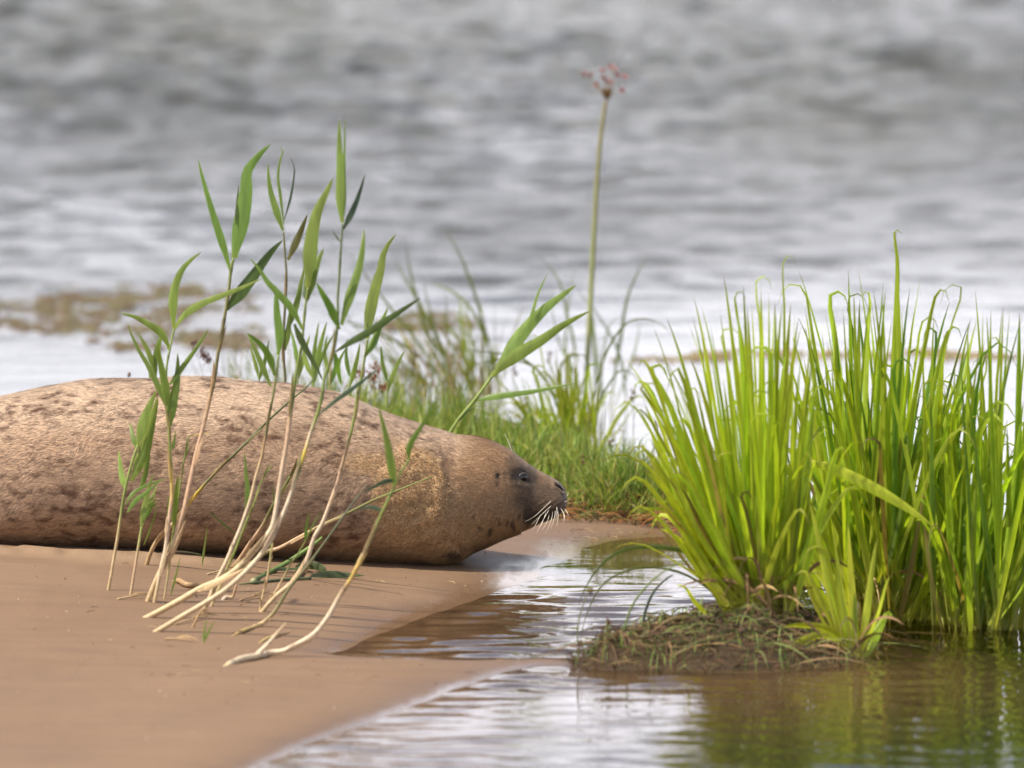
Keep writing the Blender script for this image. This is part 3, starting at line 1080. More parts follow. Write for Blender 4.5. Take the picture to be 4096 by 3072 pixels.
M_SKIN = mat_attr('seal_skin', 0.28, 0.5)
M_CRUMB = mat_attr('sand_crumb', 0.85, 0.2)
M_DRY = mat_attr('dry_matter', 0.7, 0.25)
build_seal()
# ------------------------------------------------------------------ reeds
STRAW, TAN, WHITE = (0.50, 0.37, 0.20), (0.36, 0.235, 0.115), (0.62, 0.51, 0.355)
PINK = (0.52, 0.345, 0.22)
GST, OLV, YEL = (0.19, 0.24, 0.055), (0.16, 0.155, 0.060), (0.62, 0.46, 0.07)
LG, LB, LD, LT = (0.175, 0.270, 0.060), (0.26, 0.35, 0.085), (0.085, 0.135, 0.040), (0.075, 0.115, 0.075)
REEDGRP = 'reeds growing on the near sand'
PX_M = WIDTH / 4096


def leafcols(c, tip=None):
    c = np.array(c)
    t = np.array(tip) if tip else c * np.array((1.05, 0.98, 0.9))
    return [(0.0, tuple(c * np.array((1.35, 1.2, 1.1)))), (0.10, tuple(c)), (0.75, tuple(c * 0.97)), (1.0, tuple(t))]


def reed(label, stem, widths, stops, leaves, y=None, dtop=0.0, name='reed', group=REEDGRP, cat='reed', mat=None, nodes=()):
    """stem: photo pixels from the root up; a third element 'g' lays that point on the ground"""
    pts = []
    last = y
    for i, q in enumerate(stem):
        if len(q) > 2 and q[2] == 'g':
            p = ground_at(q[0], q[1])
            r = np.interp(i / (len(stem) - 1), np.linspace(0, 1, len(widths)), widths) * PX_M / 2
            p = Vector((p.x, p.y, p.z + r * (0.0 if i == 0 else 0.9)))
            last = p.y
        else:
            if last is None:
                g = ground_at(q[0], q[1])
                last = g.y
            p = at(q[0], q[1], last + dtop * i / (len(stem) - 1))
        pts.append(p)
    base = pts[0]
    # sink the root into the ground
    zg = zground(base.x, base.y)
    d = (pts[0] - pts[1]).normalized()
    pts[0] = Vector((base.x, base.y, min(base.z, zg - 0.01))) if base.z < zg + 0.05 else base
    if base.z > zg + 0.05:
        k = (base.z - zg + 0.01) / max(-d.z, 0.35)
        foot = base + d * k
        foot.z = zground(foot.x, foot.y) - 0.01
        pts = [foot] + pts
    o = thing(name, label, cat, tuple(pts[0]), group)
    m = MB()
    m.tube(pts, [w * PX_M / 2 * 0.84 for w in widths], stops, n=120, sides=8, nodes=nodes)
    m.build('stem', mat or M_STALK, o)
    # papery sheaths clasping the stem, their tips standing off
    Q = catmull(pts, 60)
    for u0 in (0.12, 0.27, 0.43, 0.58, 0.7):
        if len(stem) < 6 or name != 'reed' or rng.random() < 0.25:
            continue
        i0 = int((u0 + rng.uniform(-0.04, 0.04)) * 59)
        i1 = min(i0 + rng.integers(5, 9), 58)
        wl_ = np.interp(u0, np.linspace(0, 1, len(widths)), widths) * PX_M
        off = np.array((rng.choice((-1, 1)) * wl_ * 0.30, -wl_ * 0.42, 0))
        a_ = Q[i0] + off * 0.8
        b_ = Q[(i0 + i1) // 2] + off
        c_ = Q[i1] + off * rng.uniform(1.2, 3.4)
        sc = np.array(colat(stops, u0)) * rng.uniform(0.75, 1.25) * 0.6 + np.array(TAN) * 0.45
        sm = MB()
        sm.ribbon([a_, b_, c_], wl_ * 0.9, tuple(sc), n=10, face=rng.uniform(-0.5, 0.5), fold=0.3)
        sm.build('sheath', M_DRY, o)
    ys = [p.y for p in pts]
    for lf in leaves:
        q, w, c = lf[0], lf[1], lf[2]
        face = lf[3] if len(lf) > 3 else 0.0
        dy = lf[4] if len(lf) > 4 else rng.uniform(-0.05, 0.05)
        prof = lf[5] if len(lf) > 5 else 'leaf'
        # depth of the stem at the leaf's base
        P = catmull(pts, 40)
        b = at(q[0][0], q[0][1], ys[-1])
        j = np.argmin((P[:, 0] - b.x) ** 2 + (P[:, 2] - b.z) ** 2)
        y0 = P[j, 1]
        lp = [at(a[0], a[1], y0 + dy * (i / (len(q) - 1)) ** 1.4) for i, a in enumerate(q)]
        lm = MB()
        lm.ribbon(lp, w * PX_M, leafcols(c), n=18, face=face, fold=0.16, prof=prof, wave=0.08)
        lm.build('leaf', M_LEAF, o)
    return o


reed('tallest thick reed at left, straw below and olive above, big upright leaf curling over',
     [(585, 2405, 'g'), (637, 2295), (687, 2205), (718, 2100), (739, 2027), (754, 1959), (768, 1894), (786, 1810), (812, 1713), (833, 1622), (859, 1506), (873, 1409),
      (888, 1326), (904, 1235), (917, 1145), (924, 1080), (935, 1033)], [24, 25, 24, 20, 17, 16, 15, 13],
     [(0, STRAW), (0.30, PINK), (0.52, PINK), (0.60, TAN), (0.63, OLV), (0.80, (0.19, 0.17, 0.07)), (1, GST)],
     [([(921, 1080), (890, 975), (850, 850), (815, 730), (792, 636)], 31, LG, 0.2),
      ([(937, 1032), (950, 960), (972, 850), (985, 760), (988, 690), (1030, 628), (1083, 577)], 62, LG, 0.05, 0.05),
      ([(906, 1237), (955, 1180), (1020, 1095), (1075, 1020), (1131, 960)], 50, LD, 0.1, 0.04),
      ([(944, 900), (948, 830), (955, 735)], 15, LD, 0.2)], nodes=(0.62, 0.80, 0.95))
reed('slim left reed with a long arching leaf and many pointed leaves below',
     [(615, 2410, 'g'), (644, 2274), (662, 2194), (672, 2114), (681, 2038), (687, 1984), (685, 1894), (680, 1803), (674, 1705), (669, 1633), (667, 1467), (681, 1391), (696, 1315)],
     [17, 18, 18, 14, 12, 10, 9], [(0, STRAW), (0.18, WHITE), (0.36, PINK), (0.48, YEL), (0.54, GST), (1, LB)],
     [([(696, 1315), (692, 1217), (697, 1163), (718, 1098), (745, 1058), (808, 1007)], 36, LB, 0.1),
      ([(698, 1315), (739, 1260), (776, 1231), (823, 1208), (902, 1177), (974, 1148), (1050, 1112)], 30, LB, 0.2),
      ([(677, 1400), (645, 1333), (595, 1297), (540, 1268), (479, 1253)], 30, LB, 0.1),
      ([(678, 1540), (716, 1488), (780, 1400), (837, 1311)], 22, LG, 0.1),
      ([(680, 1705), (690, 1620), (708, 1520), (710, 1412)], 38, LG, 0.0),
      ([(669, 1640), (660, 1540), (640, 1440), (632, 1372)], 34, LB, 0.1),
      ([(667, 1637), (631, 1543), (595, 1467), (548, 1387), (508, 1286)], 24, LG, 0.1),
      ([(690, 1800), (695, 1770), (703, 1722)], 12, LG, 0.1)], nodes=(0.25, 0.52, 0.88))
reed('short leftmost reed with three broad upright leaves before the seal flank',
     [(430, 2360, 'g'), (470, 2150), (500, 1960), (528, 1850), (552, 1780)], [15, 14, 12, 10], [(0, STRAW), (0.3, STRAW), (0.5, GST), (1, LB)],
     [([(524, 1923), (560, 1850), (587, 1767), (609, 1677), (632, 1580)], 48, LB, 0.0), ([(551, 1785), (577, 1677), (600, 1620), (626, 1560)], 40, LB, 0.15),
      ([(545, 1880), (585, 1810), (605, 1730), (634, 1595)], 30, LG, 0.2), ([(544, 1792), (530, 1740), (519, 1688)], 20, LG, 0.1),
      ([(505, 1960), (485, 1890), (476, 1800)], 26, LB, 0.1), ([(560, 1960), (585, 1880), (600, 1770)], 22, LG, 0.2)])
reed('low leafy reed shoot at the lower left, leaves fanned to the right',
     [(520, 2380, 'g'), (545, 2240), (566, 2110)], [14, 13, 11], [(0, STRAW), (0.5, PINK), (1, LB)],
     [([(566, 2110), (580, 2020), (612, 1895)], 28, LB, 0.1), ([(568, 2100), (600, 2010), (631, 1940)], 20, LB, 0.2), ([(570, 2085), (605, 2030), (625, 1990)], 16, LG, 0.1),
      ([(500, 2020), (540, 1968), (595, 1938), (667, 1915)], 16, LG, 0.3), ([(510, 2050), (545, 2000), (580, 1975), (642, 1922)], 20, LG, 0.2),
      ([(575, 2180), (610, 2090), (631, 2005)], 7, GST, 0.1)])
reed('thin green reed shoot with its tip snapped sideways',
     [(655, 2395, 'g'), (678, 2250), (690, 2150), (700, 2092), (718, 1966), (739, 1825), (750, 1767), (757, 1745), (775, 1741), (833, 1733)], [10, 10, 9, 7, 6, 3],
     [(0, STRAW), (0.3, GST), (0.85, GST), (0.92, YEL), (1, YEL)],
     [([(695, 2115), (698, 2030), (706, 1960), (713, 1898)], 26, LB, 0.0), ([(741, 1830), (748, 1790), (752, 1768)], 11, LG, 0.0), ([(672, 2150), (673, 2050), (674, 1985)], 14, LG, 0.1)])
reed('long slanting bare reed crossing the flank from the lower left',
     [(582, 2240, 'g'), (622, 2172), (666, 2122), (710, 2074), (768, 1998), (819, 1937), (902, 1850), (956, 1800), (1050, 1705), (1087, 1669), (1159, 1604), (1224, 1550), (1268, 1500)],
     [20, 20, 18, 15, 13, 13, 11, 8, 4], [(0, TAN), (0.22, STRAW), (0.36, YEL), (0.42, OLV), (0.7, (0.11, 0.13, 0.055)), (1, (0.10, 0.15, 0.06))], [], dtop=-0.25, nodes=(0.36,))
reed('stout straw reed at centre left, long bright leaf and dark leaf hanging down',
     [(560, 2468, 'g'), (702, 2411), (803, 2353), (886, 2317), (959, 2266), (1020, 2201), (1064, 2147), (1087, 2111), (1101, 2056), (1112, 1984), (1123, 1912), (1132, 1857), (1145, 1785),
      (1156, 1702), (1165, 1630), (1181, 1520), (1195, 1441), (1208, 1376), (1213, 1318), (1224, 1206), (1233, 1151)], [28, 29, 28, 25, 22, 21, 20, 15, 12, 10],
     [(0, STRAW), (0.25, (0.56, 0.43, 0.24)), (0.40, WHITE), (0.66, PINK), (0.72, GST), (1, GST)],
     [([(1231, 1148), (1238, 1040), (1250, 930), (1270, 845), (1297, 787), (1333, 712)], 56, LB, 0.05), ([(1229, 1200), (1248, 1120), (1270, 1050), (1295, 994)], 36, LG, 0.2, 0.05),
      ([(1210, 1318), (1163, 1231), (1119, 1180), (1072, 1130), (1043, 1086), (1000, 1032)], 30, LG, 0.2), ([(1178, 1296), (1203, 1357), (1253, 1448), (1293, 1524)], 27, LD, 0.2),
      ([(1228, 1205), (1222, 1160), (1226, 1090)], 24, LD, 0.0)], nodes=(0.24, 0.72, 0.83, 0.93))
reed('straw reed beside the stout one, tall green top with twin upright leaves and side leaves',
     [(600, 2525, 'g'), (734, 2462), (821, 2411), (894, 2364), (977, 2292), (1031, 2234), (1085, 2158), (1119, 2085), (1145, 2027), (1163, 1977), (1184, 1912), (1203, 1857), (1221, 1803),
      (1242, 1731), (1268, 1662), (1286, 1593), (1300, 1509), (1333, 1412), (1344, 1347), (1352, 1260), (1351, 1195), (1356, 1122), (1361, 1041), (1365, 973), (1371, 893)],
     [24, 24, 22, 19, 17, 15, 14, 12, 11, 9], [(0, STRAW), (0.3, WHITE), (0.42, WHITE), (0.455, GST), (0.50, YEL), (0.54, WHITE), (0.58, GST), (1, (0.11, 0.15, 0.055))],
     [([(1371, 890), (1362, 815), (1362, 720), (1360, 640), (1357, 568), (1359, 475)], 37, LB, 0.05), ([(1372, 885), (1378, 800), (1377, 700), (1378, 577), (1381, 465)], 14, LG, 0.2),
      ([(1374, 918), (1405, 855), (1430, 796), (1459, 696)], 25, LT, 0.1), ([(1363, 969), (1345, 945), (1329, 922)], 6, LD),
      ([(1366, 1300), (1394, 1202), (1420, 1122), (1441, 1050), (1452, 970), (1454, 914)], 38, LG, 0.15, 0.08), ([(1356, 1318), (1325, 1238), (1289, 1173), (1266, 1130)], 34, LG, 0.15),
      ([(1342, 1408), (1400, 1370), (1460, 1337), (1553, 1278), (1680, 1192)], 30, LD, 0.15, -0.06, 'mid'), ([(1273, 1662), (1344, 1602), (1412, 1553), (1510, 1478)], 17, LT, 0.2, -0.05, 'mid'),
      ([(1340, 1410), (1352, 1480), (1368, 1545)], 26, LG, 0.1, 0.05)], nodes=(0.30, 0.455, 0.63, 0.76, 0.91))
reed('straw reed rooted mid sand with one tall bright leaf above the seal back',
     [(1035, 2446, 'g'), (1103, 2385), (1168, 2331), (1197, 2295), (1230, 2233), (1257, 2150), (1289, 2093), (1311, 2038), (1333, 1977), (1351, 1926), (1362, 1883), (1380, 1818), (1394, 1767),
      (1409, 1709), (1420, 1651), (1432, 1567), (1445, 1513), (1456, 1448), (1465, 1394), (1470, 1357)], [21, 22, 20, 18, 16, 14, 13, 11, 10],
     [(0, STRAW), (0.3, WHITE), (0.52, PINK), (0.62, TAN), (0.68, GST), (1, GST)],
     [([(1469, 1355), (1477, 1267), (1500, 1158), (1521, 1086), (1536, 1011), (1586, 935)], 46, LB, 0.05), ([(1470, 1310), (1478, 1210), (1499, 1093)], 22, LD, 0.1, 0.04),
      ([(1463, 1422), (1495, 1368), (1521, 1303), (1553, 1227)], 30, LG, 0.1, 0.05)], nodes=(0.12, 0.54, 0.80, 0.93))
reed('short upright straw stalk with thin green tip, same root as the mid sand reed',
     [(1038, 2446, 'g'), (1053, 2374), (1067, 2324), (1078, 2251), (1089, 2168), (1096, 2100)], [12, 11, 9, 7], [(0, STRAW), (0.5, STRAW), (0.8, GST), (1, GST)],
     [([(1096, 2105), (1101, 2060), (1098, 2013), (1089, 1934)], 10, LG, 0.1)], nodes=(0.4,))
reed('husky tan reed leaning right from the belly of the seal',
     [(912, 2275, 'g'), (959, 2237), (1002, 2172), (1053, 2100), (1090, 2027), (1127, 1966), (1174, 1883), (1213, 1810), (1236, 1766)], [22, 22, 19, 15, 12, 8], [(0, TAN), (0.3, PINK), (0.45, OLV), (1, GST)],
     [([(930, 2262), (970, 2232), (1003, 2190)], 14, TAN, 0.3)], dtop=-0.3)
reed('pale reed of the left pair with a small leaf against the flank',
     [(800, 2452, 'g'), (839, 2389), (865, 2324), (897, 2263), (933, 2180), (966, 2100), (1003, 1991), (1022, 1912), (1047, 1825), (1058, 1760), (1071, 1702), (1081, 1640), (1094, 1574), (1105, 1502), (1114, 1423)],
     [20, 19, 17, 14, 12, 11, 9], [(0, STRAW), (0.35, WHITE), (0.55, STRAW), (0.66, TAN), (0.70, OLV), (1, GST)],
     [([(1112, 1420), (1119, 1339), (1109, 1267), (1105, 1195), (1104, 1140)], 36, LG, 0.05), ([(982, 2049), (990, 1960), (984, 1895), (978, 1803)], 20, LG, 0.1),
      ([(1098, 1502), (1072, 1419), (1036, 1372), (985, 1333)], 30, LG, 0.15, -0.03), ([(1083, 1545), (1040, 1444), (1011, 1376), (990, 1330)], 24, LG, 0.15),
      ([(946, 2138), (880, 2085), (833, 2042)], 7, LD, 0.1)], nodes=(0.28, 0.70, 0.80))
reed('thin green stalk of the left pair, forked at its tip',
     [(838, 2425, 'g'), (897, 2302), (941, 2201), (980, 2100), (1014, 2020), (1036, 1948), (1058, 1904), (1087, 1861)], [13, 12, 10, 7, 4], [(0, STRAW), (0.3, GST), (1, GST)],
     [([(1050, 1918), (1065, 1885), (1077, 1856)], 6, GST)])
reed('curved tan stalk whose pointed base lies on the sand at centre left',
     [(893, 2549, 'g'), (966, 2533, 'g'), (1038, 2506, 'g'), (1067, 2479), (1103, 2439), (1157, 2353), (1230, 2262), (1313, 2150), (1380, 2056), (1427, 1991), (1468, 1942)], [6, 17, 19, 17, 14, 11, 9, 7, 3],
     [(0, TAN), (0.15, (0.5, 0.36, 0.12)), (0.28, STRAW), (0.45, OLV), (1, LT)], [], nodes=(0.24, 0.33))
reed('long low stalk slanting across the seal shoulder to the sandy patch',
     [(985, 2262, 'g'), (1063, 2211), (1121, 2190), (1194, 2150), (1289, 2100), (1398, 2049), (1506, 1995), (1600, 1958), (1730, 1905)], [20, 20, 17, 15, 14, 12, 9, 4],
     [(0, STRAW), (0.12, OLV), (0.2, PINK), (0.4, STRAW), (0.6, OLV), (1, GST)], [], dtop=-0.28, nodes=(0.15, 0.44))
reed('small two-leaved shoot in front of the seal chest',
     [(1042, 2446, 'g'), (1100, 2370), (1132, 2313), (1161, 2258), (1194, 2211), (1223, 2161)], [11, 9, 7, 5], [(0, STRAW), (0.4, STRAW), (0.6, OLV), (1, GST)],
     [([(1221, 2165), (1225, 2120), (1236, 2050)], 13, LG), ([(1227, 2155), (1250, 2105), (1288, 2042)], 7, LG)])
reed('big bowed white stalk lying on the sand then rising across the shoulder',
     [(880, 2668, 'g'), (958, 2650, 'g'), (1024, 2638, 'g'), (1085, 2624, 'g'), (1139, 2602), (1201, 2571), (1259, 2533), (1313, 2465), (1364, 2374), (1407, 2309), (1443, 2233), (1469, 2186), (1515, 2079), (1546, 2012),
      (1577, 1946), (1607, 1884), (1636, 1838)], [24, 28, 29, 24, 22, 20, 16, 14, 12, 10, 8], [(0, (0.5, 0.38, 0.14)), (0.05, WHITE), (0.5, WHITE), (0.56, TAN), (0.60, YEL), (0.68, STRAW), (0.78, GST), (1, LB)],
     [([(1577, 1945), (1566, 1869), (1546, 1756), (1513, 1623)], 33, LB, 0.0), ([(1636, 1838), (1638, 1787), (1675, 1722), (1740, 1630)], 24, LG, 0.1), ([(1587, 1925), (1546, 1925), (1500, 1945), (1456, 1972)], 19, LT, 0.2),
      ([(1528, 2045), (1490, 2030), (1430, 2036)], 18, LT, 0.2)], nodes=(0.05, 0.21, 0.32, 0.55, 0.86))
reed('white broken side shoot lying against the bowed white stalk',
     [(985, 2634, 'g'), (1053, 2595), (1114, 2526), (1145, 2490)], [22, 22, 13, 3], [(0, WHITE), (0.5, WHITE), (1, STRAW)], [], name='broken_stalk', cat='stalk', group='dead stalks on the sand', nodes=(0.5,))
reed('thin tan stalk piece lying flat beside the white side shoot',
     [(1015, 2580, 'g'), (1067, 2562, 'g'), (1158, 2532, 'g')], [8, 15, 13, 4], [(0, TAN), (0.5, (0.48, 0.36, 0.13)), (1, TAN)], [], name='broken_stalk', cat='stalk', group='dead stalks on the sand')
reed('knobbly tan root end crossing under the stout straw stalks',
     [(685, 2322, 'g'), (713, 2334, 'g'), (753, 2352, 'g'), (815, 2352, 'g')], [20, 25, 27, 24], [(0, TAN), (1, TAN)], [], name='reed_root', cat='root', group='dead stalks on the sand', nodes=(0.2, 0.6))
reed('pale straw lying along the foot of the seal at left',
     [(600, 2212, 'g'), (713, 2212, 'g'), (803, 2222, 'g')], [12, 12, 7], [(0, STRAW), (0.5, PINK), (1, GST)], [], name='broken_stalk', cat='stalk', group='dead stalks on the sand')
reed('bent reddish stub under the straw stalks, white crook at its foot',
     [(884, 2402, 'g'), (905, 2398, 'g'), (928, 2388), (940, 2360), (950, 2325)], [18, 20, 14, 12, 9], [(0, (0.25, 0.2, 0.16)), (0.3, WHITE), (0.6, TAN), (1, PINK)], [], name='broken_stalk', cat='stalk', group='dead stalks on the sand')
reed('crooked tan twig below the straw stalks at lower left',
     [(765, 2510, 'g'), (790, 2470), (815, 2435), (835, 2450)], [10, 11, 10, 6], [(0, TAN), (1, TAN)], [], name='broken_stalk', cat='stalk', group='dead stalks on the sand')
for lab, ax, ay, L, rise in (('thin dry straw just right of the bent reddish stub', 960, 2405, 110, 20), ('thin dry straw in front of the two thick straw stalks', 700, 2500, 150, 30), ('short dry straw left of the tiny two-bladed shoot', 660, 2560, 110, -10),
                             ('thin dry straw between the seal belly and the stout stalks', 830, 2300, 120, 14), ('short dry straw at the foot of the leftmost reeds', 470, 2400, 120, 8)):
    p0, p1 = ground_at(ax, ay), ground_at(ax + L, ay - rise)
    o = thing('straw', lab, 'straw', tuple(p0), 'dead stalks on the sand')
    m = MB()
    m.tube([p0 + Vector((0, 0, 0.002)), (p0 + p1) / 2 + Vector((0, 0, 0.006)), p1 + Vector((0, 0, 0.004))], [0.0022, 0.0018, 0.0007], random.choice((STRAW, TAN, (0.5, 0.38, 0.2))), n=14, sides=6, nodes=(0.4,))
    m.build('stalk', M_STALK, o)
    m = MB()
    m.ribbon([p0 * 0.6 + p1 * 0.4 + Vector((0, 0, 0.005)), p0 * 0.3 + p1 * 0.7 + Vector((0.005, 0, 0.012)), p1 + Vector((0.015, 0, 0.004))], 0.006, TAN, n=8, face=0.4)
    m.build('sheath', M_DRY, o)
for lab, q, w in (('tiny pale green shoot with two blades on the bare lower sand', [(816, 2575), (818, 2516), (829, 2470)], 9),
                  ('single short green blade standing before the dark belly', [(808, 2262), (818, 2190), (830, 2105)], 9),
                  ('thin green blade beside the knobbly root end', [(682, 2385), (705, 2295), (722, 2225)], 9)):
    g = ground_at(*q[0])
    o = thing('grass_shoot', lab, 'grass', tuple(g), 'single shoots on the sand')
    m = MB()
    m.ribbon([at(a, b, g.y) for a, b in q], w * PX_M, leafcols(LB), n=10)
    m.build('blade', M_LEAF, o)
    if 'two' in lab:
        m = MB()
        m.ribbon([at(a, b, g.y) for a, b in [(817, 2570), (832, 2530), (860, 2482)]], 10 * PX_M, leafcols(LB), n=10)
        m.build('blade', M_LEAF, o)

# reeds behind the seal
BGRP = 'reeds rising behind the seal'
reed('tall slim reed behind the back with thread-like looping top leaves',
     [(1141, 1600), (1141, 1517), (1136, 1448), (1134, 1339), (1141, 1213), (1146, 1115), (1139, 998), (1134, 927)], [13, 13, 14, 12, 9], [(0, OLV), (0.6, (0.13, 0.12, 0.055)), (1, OLV)],
     [([(1133, 923), (1101, 830), (1080, 754), (1072, 652)], 30, LG, 0.1), ([(1136, 900), (1122, 787), (1112, 703), (1122, 636), (1131, 602), (1110, 585)], 13, LG, 0.1), ([(1136, 880), (1160, 800), (1173, 728), (1177, 674), (1160, 627)], 10, LT, 0.1),
      ([(1152, 1040), (1190, 956), (1211, 906), (1230, 856)], 31, OLV, 0.1), ([(1143, 1330), (1185, 1220), (1205, 1130), (1224, 1050)], 28, LG, 0.1), ([(1140, 1400), (1155, 1300), (1160, 1230)], 26, LG, 0.2)], y=0.62, group=BGRP)
reed('leafy green reed leaning right behind the neck of the seal',
     [(1760, 1790), (1800, 1729), (1836, 1675), (1896, 1603), (1969, 1503)], [19, 17, 15, 13], [(0, GST), (1, LB)],
     [([(1969, 1503), (2040, 1440), (2100, 1400), (2170, 1358), (2252, 1301), (2361, 1244)], 54, LB, 0.0, -0.04), ([(1990, 1475), (2041, 1400), (2101, 1319), (2174, 1241), (2234, 1193), (2306, 1139)], 58, (0.26, 0.36, 0.10), 0.1, 0.05),
      ([(2080, 1345), (2125, 1265), (2150, 1181), (2192, 1093)], 15, LB, 0.1), ([(1899, 1603), (1960, 1590), (2041, 1579), (2162, 1561), (2306, 1530)], 28, LG, 0.3), ([(1830, 1690), (1858, 1655), (1898, 1632)], 15, LD, 0.2)],
     y=0.75, group=BGRP, nodes=(0.35, 0.62, 0.98))
for lab, st, lv in (('broad-leaved short reed behind the highest part of the back', [(1258, 1620), (1255, 1560), (1250, 1500)],
                     [([(1252, 1545), (1275, 1411), (1308, 1285)], 28, LB), ([(1250, 1500), (1258, 1400), (1276, 1285)], 20, LG), ([(1252, 1520), (1290, 1420), (1340, 1330)], 20, LG), ([(1250, 1510), (1220, 1430), (1216, 1350)], 22, LB)]),
                    ('short reed with a dry straw tip behind the back, right of centre', [(1318, 1620), (1318, 1556), (1325, 1448)], [([(1320, 1540), (1345, 1470), (1385, 1390)], 22, LG), ([(1322, 1500), (1300, 1420), (1310, 1340)], 18, LB)]),
                    ('short bent reed behind the left end of the back', [(610, 1640), (606, 1560), (612, 1480)], [([(608, 1560), (615, 1470), (640, 1360), (655, 1330)], 34, LG), ([(612, 1480), (590, 1400), (548, 1330)], 24, LB)]),
                    ('green reed tip behind the back right of the loop-leaved reed', [(1188, 1620), (1190, 1550), (1192, 1460)], [([(1190, 1520), (1215, 1420), (1240, 1340)], 24, LB), ([(1192, 1470), (1180, 1390), (1160, 1310)], 20, LG)]),
                    ('green reed tip just left of the rust-brown seed cluster', [(1395, 1640), (1398, 1580), (1402, 1500)], [([(1398, 1550), (1425, 1450), (1440, 1370)], 22, LB), ([(1402, 1510), (1385, 1430), (1392, 1350)], 18, LG)]),
                    ('short reed rising behind the seal where the back starts to slope down', [(1545, 1680), (1548, 1600), (1552, 1520)], [([(1548, 1570), (1580, 1480), (1620, 1400)], 22, LB), ([(1552, 1530), (1530, 1450), (1525, 1380)], 18, LG)]),
                    ('small reed behind the back between the two leftmost tall reeds', [(1045, 1620), (1040, 1560), (1035, 1500)], [([(1036, 1520), (1060, 1440), (1075, 1360)], 20, LG), ([(1035, 1510), (1015, 1430), (1000, 1385)], 18, LB)])):
    reed(lab, st, [11, 10, 7], [(0, GST), (0.5, GST), (1, STRAW if 'straw' in lab else LB)], lv, y=0.7, group=BGRP)

# green reed that has fallen on the sand
fr = thing('fallen_reed', 'fallen dark green reed with crumpled leaves lying on the sand', 'reed', tuple(ground_at(1013, 2338)))
DG = (0.075, 0.115, 0.048)
m = MB()
m.tube([ground_at(1013, 2337) + Vector((0, 0, .007)), at(1103, 2277, -0.45), at(1175, 2233, -0.42), at(1248, 2183, -0.40), at(1288, 2150, -0.38)], [.0075, .0075, .006, .005, .003], [(0, (0.3, 0.3, 0.16)), (0.05, DG), (1, LG)], n=24, sides=8, nodes=(0.33,))
m.build('stem', M_STALK, fr)
m = MB()
m.tube([ground_at(955, 2343) + Vector((0, 0, .003)), ground_at(1013, 2339) + Vector((0, 0, .004)), ground_at(1103, 2328) + Vector((0, 0, .004)), ground_at(1244, 2320) + Vector((0, 0, .004))], [.001, .003, .0035, .003], DG, n=18, sides=6)
m.build('stem', M_STALK, fr)
for q, w, zz, fc in (([(1240, 2320), (1320, 2311), (1393, 2314), (1455, 2316)], 30, 0.008, 0.5), ([(1095, 2300), (1150, 2296), (1200, 2298)], 18, 0.012, 0.6),
                     ([(1195, 2310), (1215, 2288), (1250, 2284), (1290, 2298), (1300, 2312)], 34, 0.014, 0.2), ([(1205, 2318), (1190, 2300), (1210, 2282), (1240, 2296)], 26, 0.012, 0.4)):
    m = MB()
    m.ribbon([ground_at(a, b) + Vector((0, 0, zz)) for a, b in q], w * PX_M, leafcols((0.11, 0.15, 0.075)), n=16, face=fc, prof='mid', wave=0.3)
    m.build('leaf', M_LEAF, fr)

# ------------------------------------------------------------------ sedge tussocks
SY, SG, SD = (0.61, 0.66, 0.060), (0.46, 0.58, 0.056), (0.20, 0.33, 0.046)
SBASE = (0.62, 0.52, 0.16)


def sedge_blade(o, base, tip, w, hue, bulge, hook=0.0, y_face=None, n=13, mat=None, arch=0.0, name='blade'):
    base, tip = np.array(tuple(base)), np.array(tuple(tip))
    d = tip - base
    L = np.linalg.norm(d)
    mid = base + d * 0.5 + np.array((-d[0] * bulge, -d[1] * bulge, abs(d[2]) * 0.02 + abs(bulge) * L * 0.10 + arch * L))
    pts = [base, base + (mid - base) * 0.5 + np.array((-d[0] * bulge * 0.35, 0, 0)), mid, tip - (tip - mid) * 0.35 + np.array((0, 0, (0.03 + arch * 0.45) * L)), tip]
    if hook:
        h = np.array((hook, rng.uniform(-0.02, 0.02), 0))
        pts[-1] = tip
        pts += [tip + h * 0.55 + np.array((0, 0, 0.006)), tip + h + np.array((0, 0, -abs(hook) * 0.8))]
        n += 5
    c = np.array(hue)
    cols = [(0.0, tuple(np.array(SBASE) * (0.7 + 0.5 * rng.random()))), (0.16, tuple(c * 0.6 + np.array(SBASE) * 0.4)), (0.38, tuple(c * 1.05)), (0.8, tuple(c * 0.9)), (0.97, tuple(c * 0.85)), (1.0, (0.26, 0.19, 0.08))]
    m = MB()
    m.ribbon(pts, w, cols, n=n, face=rng.uniform(-1.1, 1.1) if y_face is None else y_face, fold=0.26, prof='sedge', wave=0.25, mid=0.8)
    m.build(name, mat or M_SEDGE, o)


def traced_blade(o, q, w, hue, y0, y1=None, face=0.2, name='blade', n=22, prof='sedge', base=True):
    y1 = y0 if y1 is None else y1
    pts = [at(a, b, y0 + (y1 - y0) * i / (len(q) - 1)) for i, (a, b) in enumerate(q)]
    c = np.array(hue)
    cols = [(0.0, SBASE if base else tuple(c)), (0.15, tuple(c)), (0.85, tuple(c * 0.95)), (1.0, tuple(c * 0.8))]
    m = MB()
    m.ribbon(pts, w * PX_M, cols, n=n, face=face, fold=0.22, prof=prof, wave=0.1)
    m.build(name, M_SEDGE, o)


